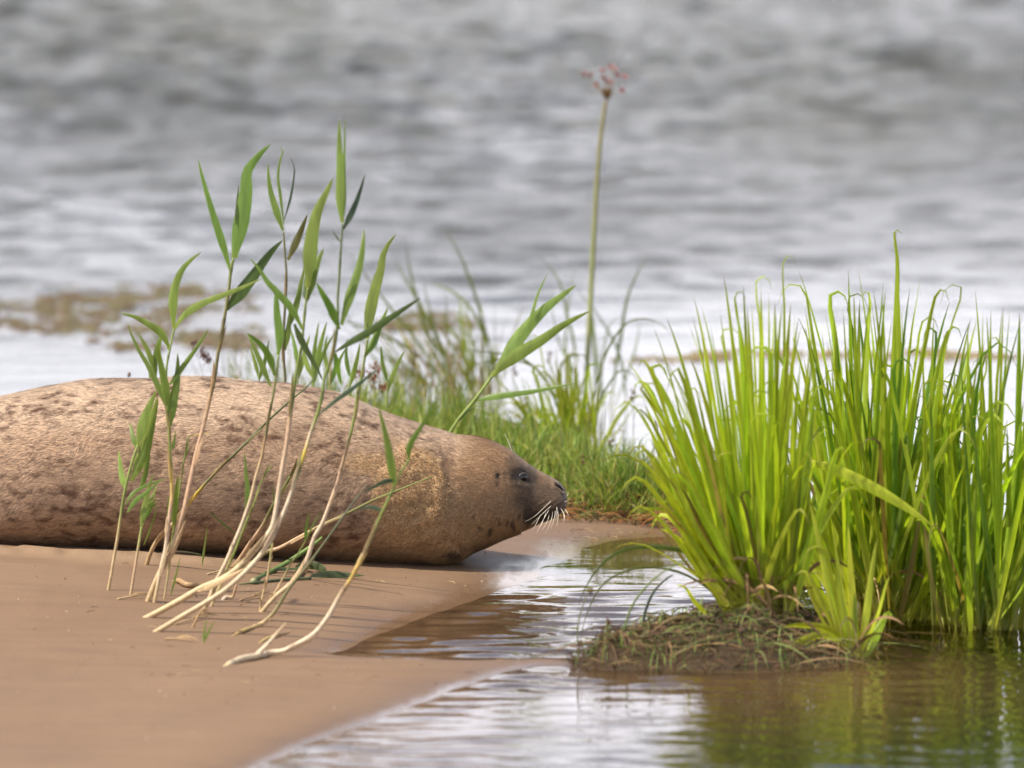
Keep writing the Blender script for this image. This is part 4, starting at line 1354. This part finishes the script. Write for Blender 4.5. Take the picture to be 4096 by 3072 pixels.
def tussock(label, cx, cy, spread, tips, env, nfill, wpx, hues, dep=0.16, group='bright sedge tussocks in the shallows', low=0.40, name='sedge_tussock', squeeze=1.0):
    c = ground_at(cx, cy)
    o = thing(name, label, 'sedge', tuple(c), group)
    allt = list(tips)
    ex, ey = [e[0] for e in env], [e[1] for e in env]
    for _ in range(nfill):
        x = rng.uniform(ex[0], ex[-1])
        top = np.interp(x, ex, ey)
        f = low + (1 - low) * rng.random() ** 0.95
        allt.append((x, cy - (cy - top) * f))
    for i, (tx, ty) in enumerate(allt):
        k = (tx - (ex[0] + ex[-1]) / 2) / (ex[-1] - ex[0]) * 2
        kk = k if rng.random() < 0.6 else rng.uniform(-1, 1)
        bx = c.x + spread * (0.55 * kk + rng.uniform(-0.55, 0.55)) * squeeze
        by = c.y + rng.uniform(-1, 1) * spread * 0.9
        base = np.array((bx, by, max(zground(bx, by), -0.05) - 0.012))
        tip = at(tx, ty, c.y + rng.uniform(-dep, dep))
        frac = (cy - ty) / (cy - min(ey))
        arch = 0.0
        if i >= len(tips) and rng.random() < 0.24:
            arch = rng.uniform(0.10, 0.30)
            tip = at(tx + (1 if k > 0 else -1) * rng.uniform(40, 240), ty + (cy - ty) * rng.uniform(0.15, 0.5), c.y + rng.uniform(-dep, dep) * 1.3)
        hue = np.array(hues[0]) * (1 - frac) + np.array(hues[1]) * frac
        if rng.random() < 0.22:
            hue = np.array(hues[2])
        if rng.random() < 0.10 and frac < 0.62:
            hue = np.array((0.42, 0.31, 0.13)) * rng.uniform(0.6, 1.1)
        hue = hue * rng.uniform(0.75, 1.2)
        sedge_blade(o, base, tip, wpx * PX_M * rng.uniform(0.5, 1.18), hue, rng.uniform(-0.16, 0.06), hook=(rng.choice((-1, 1)) * rng.uniform(0.012, 0.06) if rng.random() < 0.13 and not arch else 0.0), arch=arch)
    return o, c


T1, c1 = tussock('bright yellow-green sedge tussock nearest the seal, fanning up from a brown mud mound', 3055, 2590, 0.055,
                 [(2775, 1189), (2894, 1099), (2941, 1175), (3137, 1034), (3028, 1117), (2750, 1290), (2666, 1269), (2605, 1290), (2529, 1489), (2500, 1435), (2608, 1406), (2771, 1269), (3043, 1146),
                  (3129, 1211), (3006, 1218), (2575, 1560), (2560, 1640), (3215, 1560), (3265, 1620), (3270, 1400), (2840, 1300)],
                 [(2540, 1500), (2700, 1300), (2900, 1150), (3080, 1120), (3270, 1300)], 170, 33, (SY, tuple((np.array(SY) + np.array(SG)) / 2), SG), 0.20)
for q, w, hue in (([(3010, 2600), (2900, 2300), (2800, 2150), (2700, 2060), (2610, 2032), (2525, 2068)], 26, SG), ([(3000, 2590), (2880, 2320), (2760, 2215), (2620, 2188), (2480, 2205), (2380, 2290), (2308, 2440)], 22, (0.15, 0.19, 0.06)),
                  ([(2990, 2600), (2860, 2380), (2720, 2290), (2560, 2270), (2420, 2330), (2350, 2450), (2318, 2600)], 12, (0.2, 0.24, 0.08)), ([(3000, 2600), (2830, 2330), (2740, 2180), (2680, 2130), (2640, 2118)], 24, SY),
                  ([(3080, 2600), (3060, 2420), (3180, 2290), (3260, 2090), (3330, 1900)], 22, SG), ([(3010, 2595), (2790, 2420), (2740, 2350), (2700, 2340)], 20, SY), ([(3020, 2600), (2890, 2450), (2970, 2400), (3040, 2370)], 14, SY)):
    traced_blade(T1, q, w, hue, c1.y, c1.y - 0.1, 0.3)
T2, c2 = tussock('largest dense green sedge tussock at right, standing tallest', 3540, 2470, 0.12,
                 [(3194, 1081), (3209, 1150), (3393, 1084), (3433, 1081), (3581, 918), (3686, 1092), (3477, 1175), (3751, 1168), (3795, 1327), (3300, 1250), (3530, 1180), (3640, 1150), (3845, 1150), (3590, 1000)],
                 [(3060, 1420), (3200, 1230), (3400, 1130), (3580, 1090), (3760, 1130), (3960, 1280)], 215, 36, (SY, SG, SD), 0.28)
traced_blade(T2, [(3200, 1850), (3290, 1860), (3400, 1905), (3560, 1990), (3725, 2100)], 46, SY, c2.y - 0.35, c2.y - 0.4, 0.15, prof='mid', base=False)
traced_blade(T2, [(3570, 2450), (3575, 1900), (3580, 1400), (3590, 1050), (3581, 922), (3612, 935)], 34, SG, c2.y, c2.y, 0.1)
T3, c3 = tussock('small bright sedge shoot at lower right, few wide blades in a fan', 3415, 2625, 0.022, [(3230, 1985), (3330, 2130), (3390, 2090), (3200, 2280), (3510, 2150), (3560, 2300), (3300, 2200)],
                 [(3200, 2200), (3400, 2080), (3560, 2250)], 6, 40, (SY, SY, SG), 0.08)
traced_blade(T3, [(3400, 2610), (3290, 2540), (3150, 2600), (3040, 2660), (2962, 2712)], 40, SY, c3.y, c3.y - 0.12, 0.4)
traced_blade(T3, [(3410, 2615), (3320, 2520), (3200, 2500), (3130, 2510)], 34, SY, c3.y, c3.y - 0.05, 0.4)
T4, c4 = tussock('sedge tussock at the right edge beyond the tallest one', 3930, 2500, 0.12, [(3900, 1160), (4040, 1240)], [(3680, 1400), (3900, 1250), (4050, 1200), (4300, 1300)], 130, 36, (SG, SG, SD), 0.28)
T5, c5 = tussock('low dark tangled sedge between the two big tussocks', 3290, 2330, 0.20, [], [(2980, 1720), (3250, 1600), (3560, 1700)], 90, 20, (SD, SD, (0.07, 0.12, 0.03)), 0.22, low=0.3)

for T, c_, k_ in ((T1, c1, 26), (T2, c2, 16), (T3, c3, 7)):
    for i in range(k_):
        a = rng.uniform(0, 6.283)
        L = rng.uniform(0.08, 0.24)
        b_ = np.array((c_.x + rng.uniform(-0.06, 0.06), c_.y + rng.uniform(-0.08, 0.04), max(zground(c_.x, c_.y), 0) + rng.uniform(0, 0.02)))
        e = b_ + np.array((L * math.cos(a), 0.6 * L * math.sin(a) - 0.03, rng.uniform(-0.03, 0.10)))
        e[2] = max(e[2], 0.004)
        mid = (b_ + e) / 2 + np.array((0, 0, rng.uniform(0.02, 0.10)))
        m = MB()
        dc = random.choice(((0.40, 0.27, 0.12), (0.30, 0.18, 0.08), (0.50, 0.38, 0.16), (0.22, 0.13, 0.06)))
        m.ribbon([b_, mid, e], rng.uniform(0.006, 0.013), dc, n=9, face=rng.uniform(-1, 1), wave=0.4)
        m.build('dead_blade', M_DRY, T)

# brown mound: mud with matted dead blades, under the nearest tussock
mm = MB()
mound_c = ground_at(2800, 2600)
for i in range(1100):
    px_, py_ = rng.uniform(2330, 3400), rng.uniform(2500, 2680)
    p = gnd(px_, py_, 0.0)
    if lut(3, p.x, p.y) < 0.005:
        continue
    zg = zground(p.x, p.y)
    L = rng.uniform(0.05, 0.20)
    a = rng.uniform(0, 6.283)
    e = Vector((p.x + L * math.cos(a), p.y + L * 0.6 * math.sin(a), 0))
    e.z = max(zground(e.x, e.y), 0) + rng.uniform(0, 0.02)
    mid = (Vector((p.x, p.y, zg)) + e) / 2
    mid.z = max(mid.z, zground(mid.x, mid.y)) + rng.uniform(0.004, 0.035)
    c = random.choice(((0.12, 0.07, 0.033), (0.17, 0.105, 0.05), (0.07, 0.042, 0.024), (0.26, 0.17, 0.075), (0.07, 0.08, 0.025), (0.14, 0.17, 0.045), (0.045, 0.03, 0.018)))
    mm.ribbon([(p.x, p.y, zg), mid, e], rng.uniform(0.0018, 0.0048), c, n=7, face=rng.uniform(-1, 1))
for i in range(2600):
    px_, py_ = rng.uniform(2280, 3430), rng.uniform(2500, 2690)
    p = gnd(px_, py_, 0.0)
    if lut(3, p.x, p.y) < -0.03:
        continue
    zg = max(zground(p.x, p.y), 0.0)
    L = rng.uniform(0.012, 0.055)
    a = rng.uniform(0, 6.283)
    up = rng.random() < 0.22
    e = np.array((p.x + L * math.cos(a) * (0.3 if up else 1), p.y + 0.6 * L * math.sin(a), zg + (L if up else rng.uniform(0.0, 0.012))))
    mid = np.array((p.x + 0.5 * (e[0] - p.x), p.y + 0.5 * (e[1] - p.y), (zg + e[2]) / 2 + rng.uniform(0.002, 0.018)))
    c = (0.20, 0.26, 0.06) if up else random.choice(((0.10, 0.06, 0.03), (0.16, 0.095, 0.045), (0.06, 0.04, 0.022), (0.22, 0.15, 0.07), (0.07, 0.075, 0.03)))
    mm.ribbon([(p.x, p.y, zg - 0.003), mid, e], rng.uniform(0.0014, 0.0040), tuple(x * rng.uniform(0.8, 1.2) for x in c), n=5, face=rng.uniform(-1, 1))
o = mm.build('dead_sedge_mat', M_DRY, None, True)
tag(o, 'matted brown dead blades covering the mud mound at the waterline', 'dead grass')
o['kind'] = 'stuff'

# thin rushes with seed heads left of the mound
RUSH_GRP = 'rushes with seed heads'
SEED = (0.115, 0.060, 0.030)


def rush(label, q, heads, y=None, w=5, col=(0.16, 0.17, 0.06), name='rush', seed=SEED, size=1.0):
    g = ground_at(*q[0]) if y is None else at(q[0][0], q[0][1], y)
    yy = g.y
    o = thing(name, label, 'rush', tuple(g), RUSH_GRP)
    m = MB()
    pts = [at(a, b, yy) for a, b in q]
    zg = zground(g.x, g.y)
    if pts[0].z > zg + 0.02:
        pts = [Vector((pts[0].x, pts[0].y, max(zg, -0.03) - 0.01))] + pts
    m.tube(pts, [w * PX_M / 2, w * PX_M / 2, w * PX_M / 4], col, n=14, sides=5)
    m.build('stem', M_STALK, o)
    for hx, hy, n_, s in heads:
        hm = MB()
        c0 = at(hx, hy, yy)
        for _ in range(n_):
            v = rng.normal(0, 1, 3) * np.array((0.6, 0.6, 1.0)) * s * PX_M
            p = np.array(tuple(c0)) + v
            hm.blob(p, rng.uniform(0.0022, 0.0042) * size, seed, (0.7, 0.7, 1.2))
            hm.tube([tuple(c0), p], [0.0004, 0.0004], (0.14, 0.11, 0.05), n=3, sides=4)
        hm.build('seed_head', M_DRY, o)
    return o


rush('tall thin rush on the mud spit, brown buds beside it', [(2320, 2640), (2312, 2500), (2340, 2400), (2370, 2345)], [(2322, 2575, 8, 10), (2362, 2362, 6, 8)], w=6)
rush('rush with the fullest brown seed head on the mud spit', [(2470, 2640), (2440, 2520), (2425, 2490)], [(2428, 2500, 16, 16), (2405, 2545, 18, 18)], w=9)
rush('bowed green rush on the mound left of the sedge', [(2490, 2630), (2495, 2530), (2530, 2420), (2600, 2330), (2680, 2270), (2750, 2240)], [], w=9, col=(0.14, 0.2, 0.05))
rush('dark bowed rush in the middle of the mound', [(2572, 2560), (2580, 2450), (2620, 2360), (2690, 2300)], [], w=12, col=(0.06, 0.09, 0.05))

# ------------------------------------------------------------------ bank behind the seal: short wiry turf
lo, hi = BANK.min(0), BANK.max(0)
cand = np.c_[rng.uniform(lo[0], hi[0], 90000), rng.uniform(lo[1], hi[1], 90000)]
sdb = poly_sd(cand[:, 0], cand[:, 1], BANK)
cand = cand[sdb > 0.006]
sdb = sdb[sdb > 0.006]
# far left behind the body nearly nothing shows: thin it out there
vis = np.where(cand[:, 0] < at(1250, 1600, 1).x, 0.45, 1.0)
dn = 0.55 + 0.45 * vnoise(cand[:, 0] * 9, cand[:, 1] * 5, seed=61)
keep = rng.random(len(cand)) < vis * dn
cand, sdb = cand[keep][:24000], sdb[keep][:24000]
zg = height(cand[:, 0], cand[:, 1])[0]
n = len(cand)
# blade geometry, vectorised: 4 cross rows, 2 verts each, last one a point
Lh = (0.035 + 0.135 * rng.random(n) ** 1.8 + 0.09 * (rng.random(n) < 0.035)) * (0.60 + 0.35 * sstep(0.0, 0.35, sdb)) * (0.85 + 0.75 * vnoise(cand[:, 0] * 8, cand[:, 1] * 5, seed=62))
az = rng.uniform(0, 2 * np.pi, n)
lean = np.abs(rng.normal(0.38, 0.38, n))
front = sdb < 0.10
lean = np.where(front, lean + 0.35 * rng.random(n), lean)
wd = 0.0008 + 0.0018 * rng.random(n) ** 2
t = np.array([0.0, 0.35, 0.7, 1.0])
dirx, diry = np.cos(az), np.sin(az)
fw = rng.uniform(0, np.pi, n)
sxv, syv = np.cos(fw), np.sin(fw)
P = np.zeros((n, 7, 3))
k = 0
for i, tt in enumerate(t):
    out = lean * Lh * tt ** 1.8
    cx_, cy_ = cand[:, 0] + dirx * out, cand[:, 1] + diry * out
    cz_ = zg - 0.004 + Lh * tt * np.cos(np.clip(lean, 0, 1.2) * tt * 0.8)
    if i < 3:
        w_ = wd * (1 - 0.25 * tt)
        P[:, k] = np.c_[cx_ - sxv * w_, cy_ - syv * w_, cz_]
        P[:, k + 1] = np.c_[cx_ + sxv * w_, cy_ + syv * w_, cz_]
        k += 2
    else:
        P[:, 6] = np.c_[cx_, cy_, cz_]
base = np.arange(n)[:, None] * 7
tris = np.concatenate([base + np.array(q) for q in ((0, 1, 3), (0, 3, 2), (2, 3, 5), (2, 5, 4), (4, 5, 6))], 0)
pal = np.array([(0.18, 0.26, 0.045), (0.28, 0.34, 0.065), (0.10, 0.16, 0.035), (0.40, 0.39, 0.11), (0.30, 0.21, 0.09)])
ci = rng.choice(5, n, p=(0.30, 0.26, 0.18, 0.16, 0.10))
cc = pal[ci] * (0.75 + 0.5 * rng.random((n, 1)))
cols = np.repeat(cc[:, None], 7, 1)
cols[:, :2] *= np.array((1.1, 0.9, 0.8))
g = mesh_obj('bank_grass', P.reshape(-1, 3), tris, M_GRASS, None, {'Col': cols.reshape(-1, 3)}, False, 'stuff')
tag(g, 'short wiry green turf covering the low bank behind the seal head', 'grass')

# reddish roots and dead bits along the front lip of the bank
m = MB()
LIP = [(2230, 2062), (2300, 2072), (2400, 2078), (2500, 2082), (2600, 2096), (2700, 2116), (2790, 2136)]
for i in range(420):
    u = rng.random()
    x = 2230 + 570 * u
    yl = np.interp(x, [q[0] for q in LIP], [q[1] for q in LIP]) + rng.normal(-5, 9)
    p = ground_at(x, yl)
    a = rng.normal(0, 0.6) + (math.pi if rng.random() < 0.5 else 0)
    L = rng.uniform(0.02, 0.09)
    e = Vector((p.x + L * math.cos(a), p.y + 0.5 * L * math.sin(a), 0))
    e.z = zground(e.x, e.y) + rng.uniform(0.0, 0.02)
    mid = (p + e) / 2 + Vector((rng.normal(0, 0.006), rng.normal(0, 0.006), 0))
    mid.z = max(mid.z, zground(mid.x, mid.y)) + rng.uniform(0.001, 0.016)
    c = random.choice(((0.30, 0.13, 0.04), (0.20, 0.085, 0.03), (0.38, 0.20, 0.07), (0.13, 0.07, 0.03), (0.16, 0.17, 0.045)))
    m.tube([p, mid, e], [rng.uniform(0.0006, 0.0016)] * 2, c, n=6, sides=4)
o = m.build('root_fringe', M_DRY, None, True, 'stuff')
tag(o, 'rust brown roots and dead bits along the lip of the grassy bank', 'roots')

# brown-headed rushes standing out of the turf
HEADS = [(2055, 1470, 1700, 'dark-headed rush beside the yellow-green tuft, left one'), (2200, 1420, 1740, 'dark-headed rush in front of the yellow-green tuft'), (2268, 1450, 1760, 'dark-headed rush on the right of the yellow-green tuft'),
         (1845, 1580, 1740, 'brown rush head directly left of the leaning green reed'), (2105, 1590, 1790, 'brown rush head under the low leaf of the leaning reed'), (2438, 1760, 1900, 'brown rush head against white water right of the tuft'),
         (2535, 1565, 1880, 'tall thin rush with sparse dark buds, farthest right of the bank'), (2620, 1680, 1900, 'thin budded rush close to the big sedge tussock'), (1790, 1535, 1700, 'brown rush head among blurred grass left of the leaning reed'),
         (1580, 1570, 1690, 'brown rush head just above the sloping back'), (1660, 1430, 1680, 'brown rush head high in the blurred sedge'), (1956, 1545, 1720, 'small rush head beside the stem of the leaning reed'),
         (2500, 1810, 1950, 'small brown rush head low in the right turf'), (2330, 1830, 1960, 'brown bud cluster low in the turf behind the muzzle')]
for hx, hy, by, lab in HEADS:
    yb = ground_at(hx, by).y
    rush(lab, [(hx + rng.uniform(-15, 15), by), (hx + rng.uniform(-6, 6), (hy + by) / 2), (hx, hy)], [(hx, hy + 4, 7, 9), (hx + rng.uniform(-8, 8), hy + 24, 6, 8)], y=yb, w=4)
for i, (hx, hy) in enumerate(((1480, 1505), (1440, 1490), (1520, 1540), (1500, 1470))):
    rush(('rust-brown rush head in the middle of the cluster over the back', 'rust-brown rush head leftmost of the cluster over the back', 'rust-brown rush head lowest of the cluster over the back', 'rust-brown rush head topmost of the cluster over the back')[i],
         [(hx + rng.uniform(-20, 20), 1660), (hx, 1590), (hx, hy)], [(hx, hy, 14, 15), (hx + 14, hy + 12, 10, 12)], y=1.5, w=4, seed=(0.20, 0.075, 0.035))
rush('feathery brown rush head above the left end of the back', [(900, 1600), (860, 1470), (820, 1430)], [(805, 1415, 20, 13), (828, 1432, 18, 12), (840, 1438, 12, 8)], y=1.6, w=4, seed=(0.10, 0.05, 0.045))
rush('tiny dark rush heads just over the back at far left', [(515, 1600), (515, 1505)], [(515, 1500, 6, 6)], y=1.4, w=3)
rush('small purplish rush head above the arching leaf at left', [(830, 1600), (790, 1420), (776, 1385)], [(778, 1370, 10, 12)], y=1.9, w=3, seed=(0.12, 0.06, 0.06))

# ------------------------------------------------------------------ sedges behind
SBG = 'sedges in the water behind the bank'
B1, cb = tussock('yellow-green sedge tuft standing on the bank behind the seal head', 2300, 1845, 0.075, [(2222, 1380), (2294, 1368), (2186, 1416), (2095, 1432), (2030, 1470), (2351, 1470), (2400, 1500), (2080, 1500), (2150, 1350), (2250, 1340), (1985, 1520), (2350, 1420)],
                 [(2010, 1560), (2150, 1440), (2280, 1390), (2400, 1500)], 105, 20, ((0.55, 0.54, 0.08), (0.44, 0.48, 0.08), SG), 0.12, group=SBG, low=0.3, name='sedge_tuft')
for q in ([(2340, 1790), (2380, 1560), (2440, 1380), (2520, 1285), (2600, 1278), (2660, 1310), (2690, 1345)], [(2260, 1790), (2180, 1520), (2080, 1430), (1960, 1410), (1800, 1398)], [(2270, 1790), (2150, 1480), (2040, 1440), (1930, 1450), (1850, 1490)],
          [(2330, 1790), (2400, 1600), (2490, 1480), (2560, 1545)], [(2300, 1790), (2250, 1450), (2330, 1420), (2360, 1480)]):
    traced_blade(B1, q, 11, (0.17, 0.20, 0.055), cb.y, cb.y, 0.3)
yb2 = gnd(1800, 1592).y
B2 = thing('sedge_tuft', 'blurred dull green sedge with arching blades behind the seal back', 'sedge', tuple(gnd(1800, 1592)), SBG)
DULL = (0.22, 0.25, 0.075)
for q, w in (([(1830, 1600), (1700, 1300), (1640, 1080), (1625, 960)], 17), ([(1850, 1600), (1740, 1330), (1640, 1150), (1570, 1020)], 20), ([(1800, 1600), (1680, 1380), (1560, 1230), (1390, 1000)], 18), ([(1990, 1600), (1960, 1400), (1880, 1230), (1780, 1150), (1690, 1135)], 16),
             ([(2000, 1600), (1930, 1280), (1880, 1120), (1830, 1000), (1760, 900)], 15), ([(1840, 1600), (1640, 1400), (1480, 1320), (1300, 1260)], 18), ([(1850, 1610), (1760, 1400), (1720, 1250), (1690, 1100)], 16), ([(1810, 1600), (1600, 1450), (1500, 1370)], 15),
             ([(1790, 1600), (1788, 1300), (1780, 1160)], 12), ([(1950, 1600), (1880, 1350), (1800, 1310), (1720, 1360)], 10), ([(1700, 1600), (1560, 1440), (1480, 1380), (1330, 1290)], 12)):
    traced_blade(B2, q, w, DULL, yb2, yb2 + rng.uniform(-0.2, 0.2), 0.3)
for i in range(75):
    bx = rng.uniform(1560, 2020)
    tx = bx - rng.uniform(-120, 260)
    ty = rng.uniform(1180, 1480)
    b_ = at(bx, 1600, yb2 + rng.uniform(-0.4, 0.4))
    b_.z = -0.03
    sedge_blade(B2, b_, at(tx, ty, yb2 + rng.uniform(-0.4, 0.4)), rng.uniform(0.005, 0.010), random.choice((DULL, (0.20, 0.23, 0.06), (0.30, 0.22, 0.12))), rng.uniform(0, 0.2))
WG = thing('wispy_grass', 'fine wispy grass showing over the seal back among the reeds', 'grass', tuple(gnd(1250, 1740)), SBG)
yw = gnd(1250, 1740).y
for i in range(240):
    bx = rng.uniform(860, 1740)
    ty = 1570 - 260 * rng.random() ** 1.3 + 60 * (bx > 1450)
    b_ = at(bx, 1700, yw + rng.uniform(-0.5, 0.5))
    b_.z = max(zground(b_.x, b_.y), -0.02) - 0.005
    tp = at(bx + rng.normal(-20, 70), ty, b_.y + rng.uniform(-0.08, 0.08))
    sedge_blade(WG, b_, tp, rng.uniform(0.0025, 0.0065), random.choice(((0.22, 0.29, 0.08), (0.30, 0.35, 0.10), (0.15, 0.20, 0.07), (0.38, 0.31, 0.14))), rng.uniform(-0.05, 0.2), n=9)
yr = gnd(2345, 1640).y
FRU = thing('flowering_rush', 'tall blurred flowering rush with a pink umbel high over the water', 'flower', tuple(gnd(2345, 1640)))
m = MB()
m.tube([gnd(2340, 1645, -0.04), at(2352, 1400, yr), at(2365, 1150, yr), at(2378, 900, yr), at(2390, 700, yr), at(2405, 530, yr), at(2425, 400, yr)], [.0075, .0070, .0062, .0052, .0045], [(0, (0.26, 0.31, 0.08)), (0.6, (0.27, 0.28, 0.08)), (0.97, (0.24, 0.20, 0.06)), (1, (0.18, 0.11, 0.03))], n=30, sides=8)
m.build('stem', M_STALK, FRU)
hub = at(2428, 388, yr)
m = MB()
for i in range(7):
    a = i * 0.9
    m.ribbon([tuple(hub - Vector((0, 0, 0.006))), tuple(hub + Vector((0.008 * math.cos(a), 0.008 * math.sin(a), 0.010))), tuple(hub + Vector((0.013 * math.cos(a), 0.013 * math.sin(a), 0.026)))], 0.010, (0.22, 0.12, 0.03), n=6)
m.build('bract', M_DRY, FRU)
for fx, fy in ((2343, 301), (2368, 304), (2411, 289), (2443, 275), (2457, 282), (2467, 306), (2496, 313), (2481, 364), (2416, 318), (2428, 332), (2443, 337), (2390, 345)):
    p = at(fx, fy, yr + rng.uniform(-0.03, 0.03))
    m = MB()
    m.tube([tuple(hub), tuple((hub + p) / 2 + Vector((0, 0, -0.004))), tuple(p)], [0.0010, 0.0009], (0.24, 0.17, 0.08), n=6, sides=5)
    pd = m.build('pedicel', M_STALK, FRU)
    d = (p - hub).normalized()
    s = d.cross(Vector((0.3, 0.9, 0.2))).normalized()
    t_ = d.cross(s)
    m = MB()
    for j in range(6):
        a = j * math.pi / 3
        rad = s * math.cos(a) + t_ * math.sin(a)
        m.ribbon([tuple(p), tuple(p + d * 0.006 + rad * 0.006), tuple(p + d * 0.010 + rad * 0.009)], 0.0062, random.choice(((0.50, 0.22, 0.26), (0.58, 0.36, 0.40), (0.38, 0.14, 0.18))), n=5, view=tuple(t_ + s * 0.3), prof='mid')
    m.blob(p + d * 0.004, 0.0035, (0.42, 0.10, 0.11))
    m.build('flower', M_LEAF, pd)
LV = thing('rush_leaves', 'blurred upright green blades around the foot of the flowering rush', 'sedge', tuple(gnd(2400, 1640)), SBG)
for q, w in (([(2440, 1640), (2481, 1362), (2517, 1169), (2602, 1012)], 17), ([(2310, 1640), (2294, 1362), (2270, 1271), (2234, 1121), (2144, 1018)], 15), ([(2505, 1640), (2499, 1542), (2475, 1410), (2373, 1235), (2294, 1157)], 14), ([(2385, 1640), (2378, 1400), (2366, 1250), (2352, 1150)], 20),
             ([(2400, 1640), (2410, 1450), (2440, 1300), (2500, 1260)], 12), ([(2285, 1640), (2262, 1400), (2276, 1200), (2300, 1060)], 12), ([(2350, 1640), (2280, 1450), (2240, 1380), (2200, 1150)], 12), ([(2450, 1640), (2540, 1400), (2560, 1280)], 11), ([(2420, 1640), (2400, 1500), (2395, 1350)], 16)):
    traced_blade(LV, q, w, (0.20, 0.25, 0.07), yr, yr + rng.uniform(-0.15, 0.15), 0.3)

# ------------------------------------------------------------------ floating weed
def weed(label, x0, x1, y0, y1, n, dens=1.0, cols=((0.115, 0.092, 0.048), (0.14, 0.12, 0.062), (0.10, 0.066, 0.038), (0.14, 0.092, 0.055), (0.11, 0.105, 0.05))):
    c = gnd((x0 + x1) / 2, (y0 + y1) / 2)
    o = thing('floating_weed', label, 'water weed', tuple(c), 'mats of floating weed')
    m = MB()
    made = 0
    for _ in range(n * 6):
        px_, py_ = rng.uniform(x0, x1), rng.uniform(y0, y1)
        edge = min(px_ - x0, x1 - px_) / (x1 - x0) * 2.2
        if vnoise(np.array([px_ * 0.010]), np.array([py_ * 0.045]), seed=71)[0] * 0.9 + 0.25 < rng.random() * 0.5 or rng.random() > edge + 0.2:
            continue
        p = gnd(px_, py_)
        a = rng.uniform(0, 6.283)
        L = rng.uniform(0.02, 0.07)
        v = Vector((math.cos(a), math.sin(a), 0)) * L
        c_ = random.choice(cols)
        m.ribbon([(p.x, p.y, -0.006), (p.x + v.x * .5, p.y + v.y * .5, rng.uniform(-0.012, 0.005)), (p.x + v.x, p.y + v.y, -0.008)], rng.uniform(0.010, 0.024), c_, n=5, view=(0.2, -0.4, 1), prof='mid')
        made += 1
        if made >= n:
            break
    m.build('weed_mat', M_DRY, o, True, 'stuff')


weed('wide olive brown mat of floating weed far behind at left', -150, 1010, 1140, 1330, 2400)
weed('narrow brown strip of floating weed close behind the left reeds', 380, 1060, 1340, 1400, 700)
weed('brown weed patch floating behind the blurred sedge at centre', 1540, 1900, 1255, 1310, 600)
weed('long thin pale weed line floating behind the right tussocks', 2380, 3350, 1408, 1440, 600, cols=((0.22, 0.17, 0.08), (0.26, 0.21, 0.11), (0.14, 0.11, 0.045)))
weed('short thin weed line floating at the far right behind the sedge', 3400, 4080, 1400, 1436, 400, cols=((0.22, 0.17, 0.08), (0.26, 0.21, 0.11), (0.14, 0.11, 0.045)))
weed('small dark weed scrap floating behind the left reeds', 985, 1060, 1300, 1318, 40)

# ------------------------------------------------------------------ grit on the sand
m = MB()
tet = np.array([(1, 1, 1), (1, -1, -1), (-1, 1, -1), (-1, -1, 1)], float) / 1.73
for i in range(1500):
    px_, py_ = rng.uniform(0, 2700), rng.uniform(2080, 3000)
    p = gnd(px_, py_, 0.015)
    sd_ = lut(1, p.x, p.y)
    if sd_ < 0.03:
        continue
    r = 0.0008 + 0.0022 * rng.random() ** 5
    c = random.choice(((0.10, 0.06, 0.04), (0.14, 0.09, 0.06), (0.42, 0.34, 0.25), (0.55, 0.48, 0.40), (0.20, 0.13, 0.08)))
    m.add(np.array((p.x, p.y, zground(p.x, p.y) + r * 0.3)) + (tet + rng.normal(0, 0.2, (4, 3))) * r, [(0, 1, 2), (0, 3, 1), (0, 2, 3), (1, 3, 2)], c)
for i in range(150):
    px_, py_ = (rng.uniform(300, 2000), rng.uniform(2230, 2800)) if i % 3 else (rng.uniform(2250, 2650), rng.uniform(2095, 2140))
    p = gnd(px_, py_, 0.02)
    if lut(1, p.x, p.y) < 0.04:
        continue
    a, L = rng.normal(0, 0.8), rng.uniform(0.006, 0.028)
    z_ = zground(p.x, p.y)
    q_ = (p.x + L * math.cos(a), p.y + L * math.sin(a))
    m.tube([(p.x, p.y, z_ + 0.0008), ((p.x + q_[0]) / 2, (p.y + q_[1]) / 2 + 0.002, z_ + 0.0022), (q_[0], q_[1], zground(*q_) + 0.0008)], [0.0007, 0.0005],
           random.choice(((0.50, 0.38, 0.20), (0.30, 0.19, 0.10), (0.16, 0.09, 0.05))), n=4, sides=4)
o = m.build('sand_grit', M_CRUMB, None, False, 'stuff')
tag(o, 'scattered dark and pale grit and shell crumbs on the damp sand', 'grit')
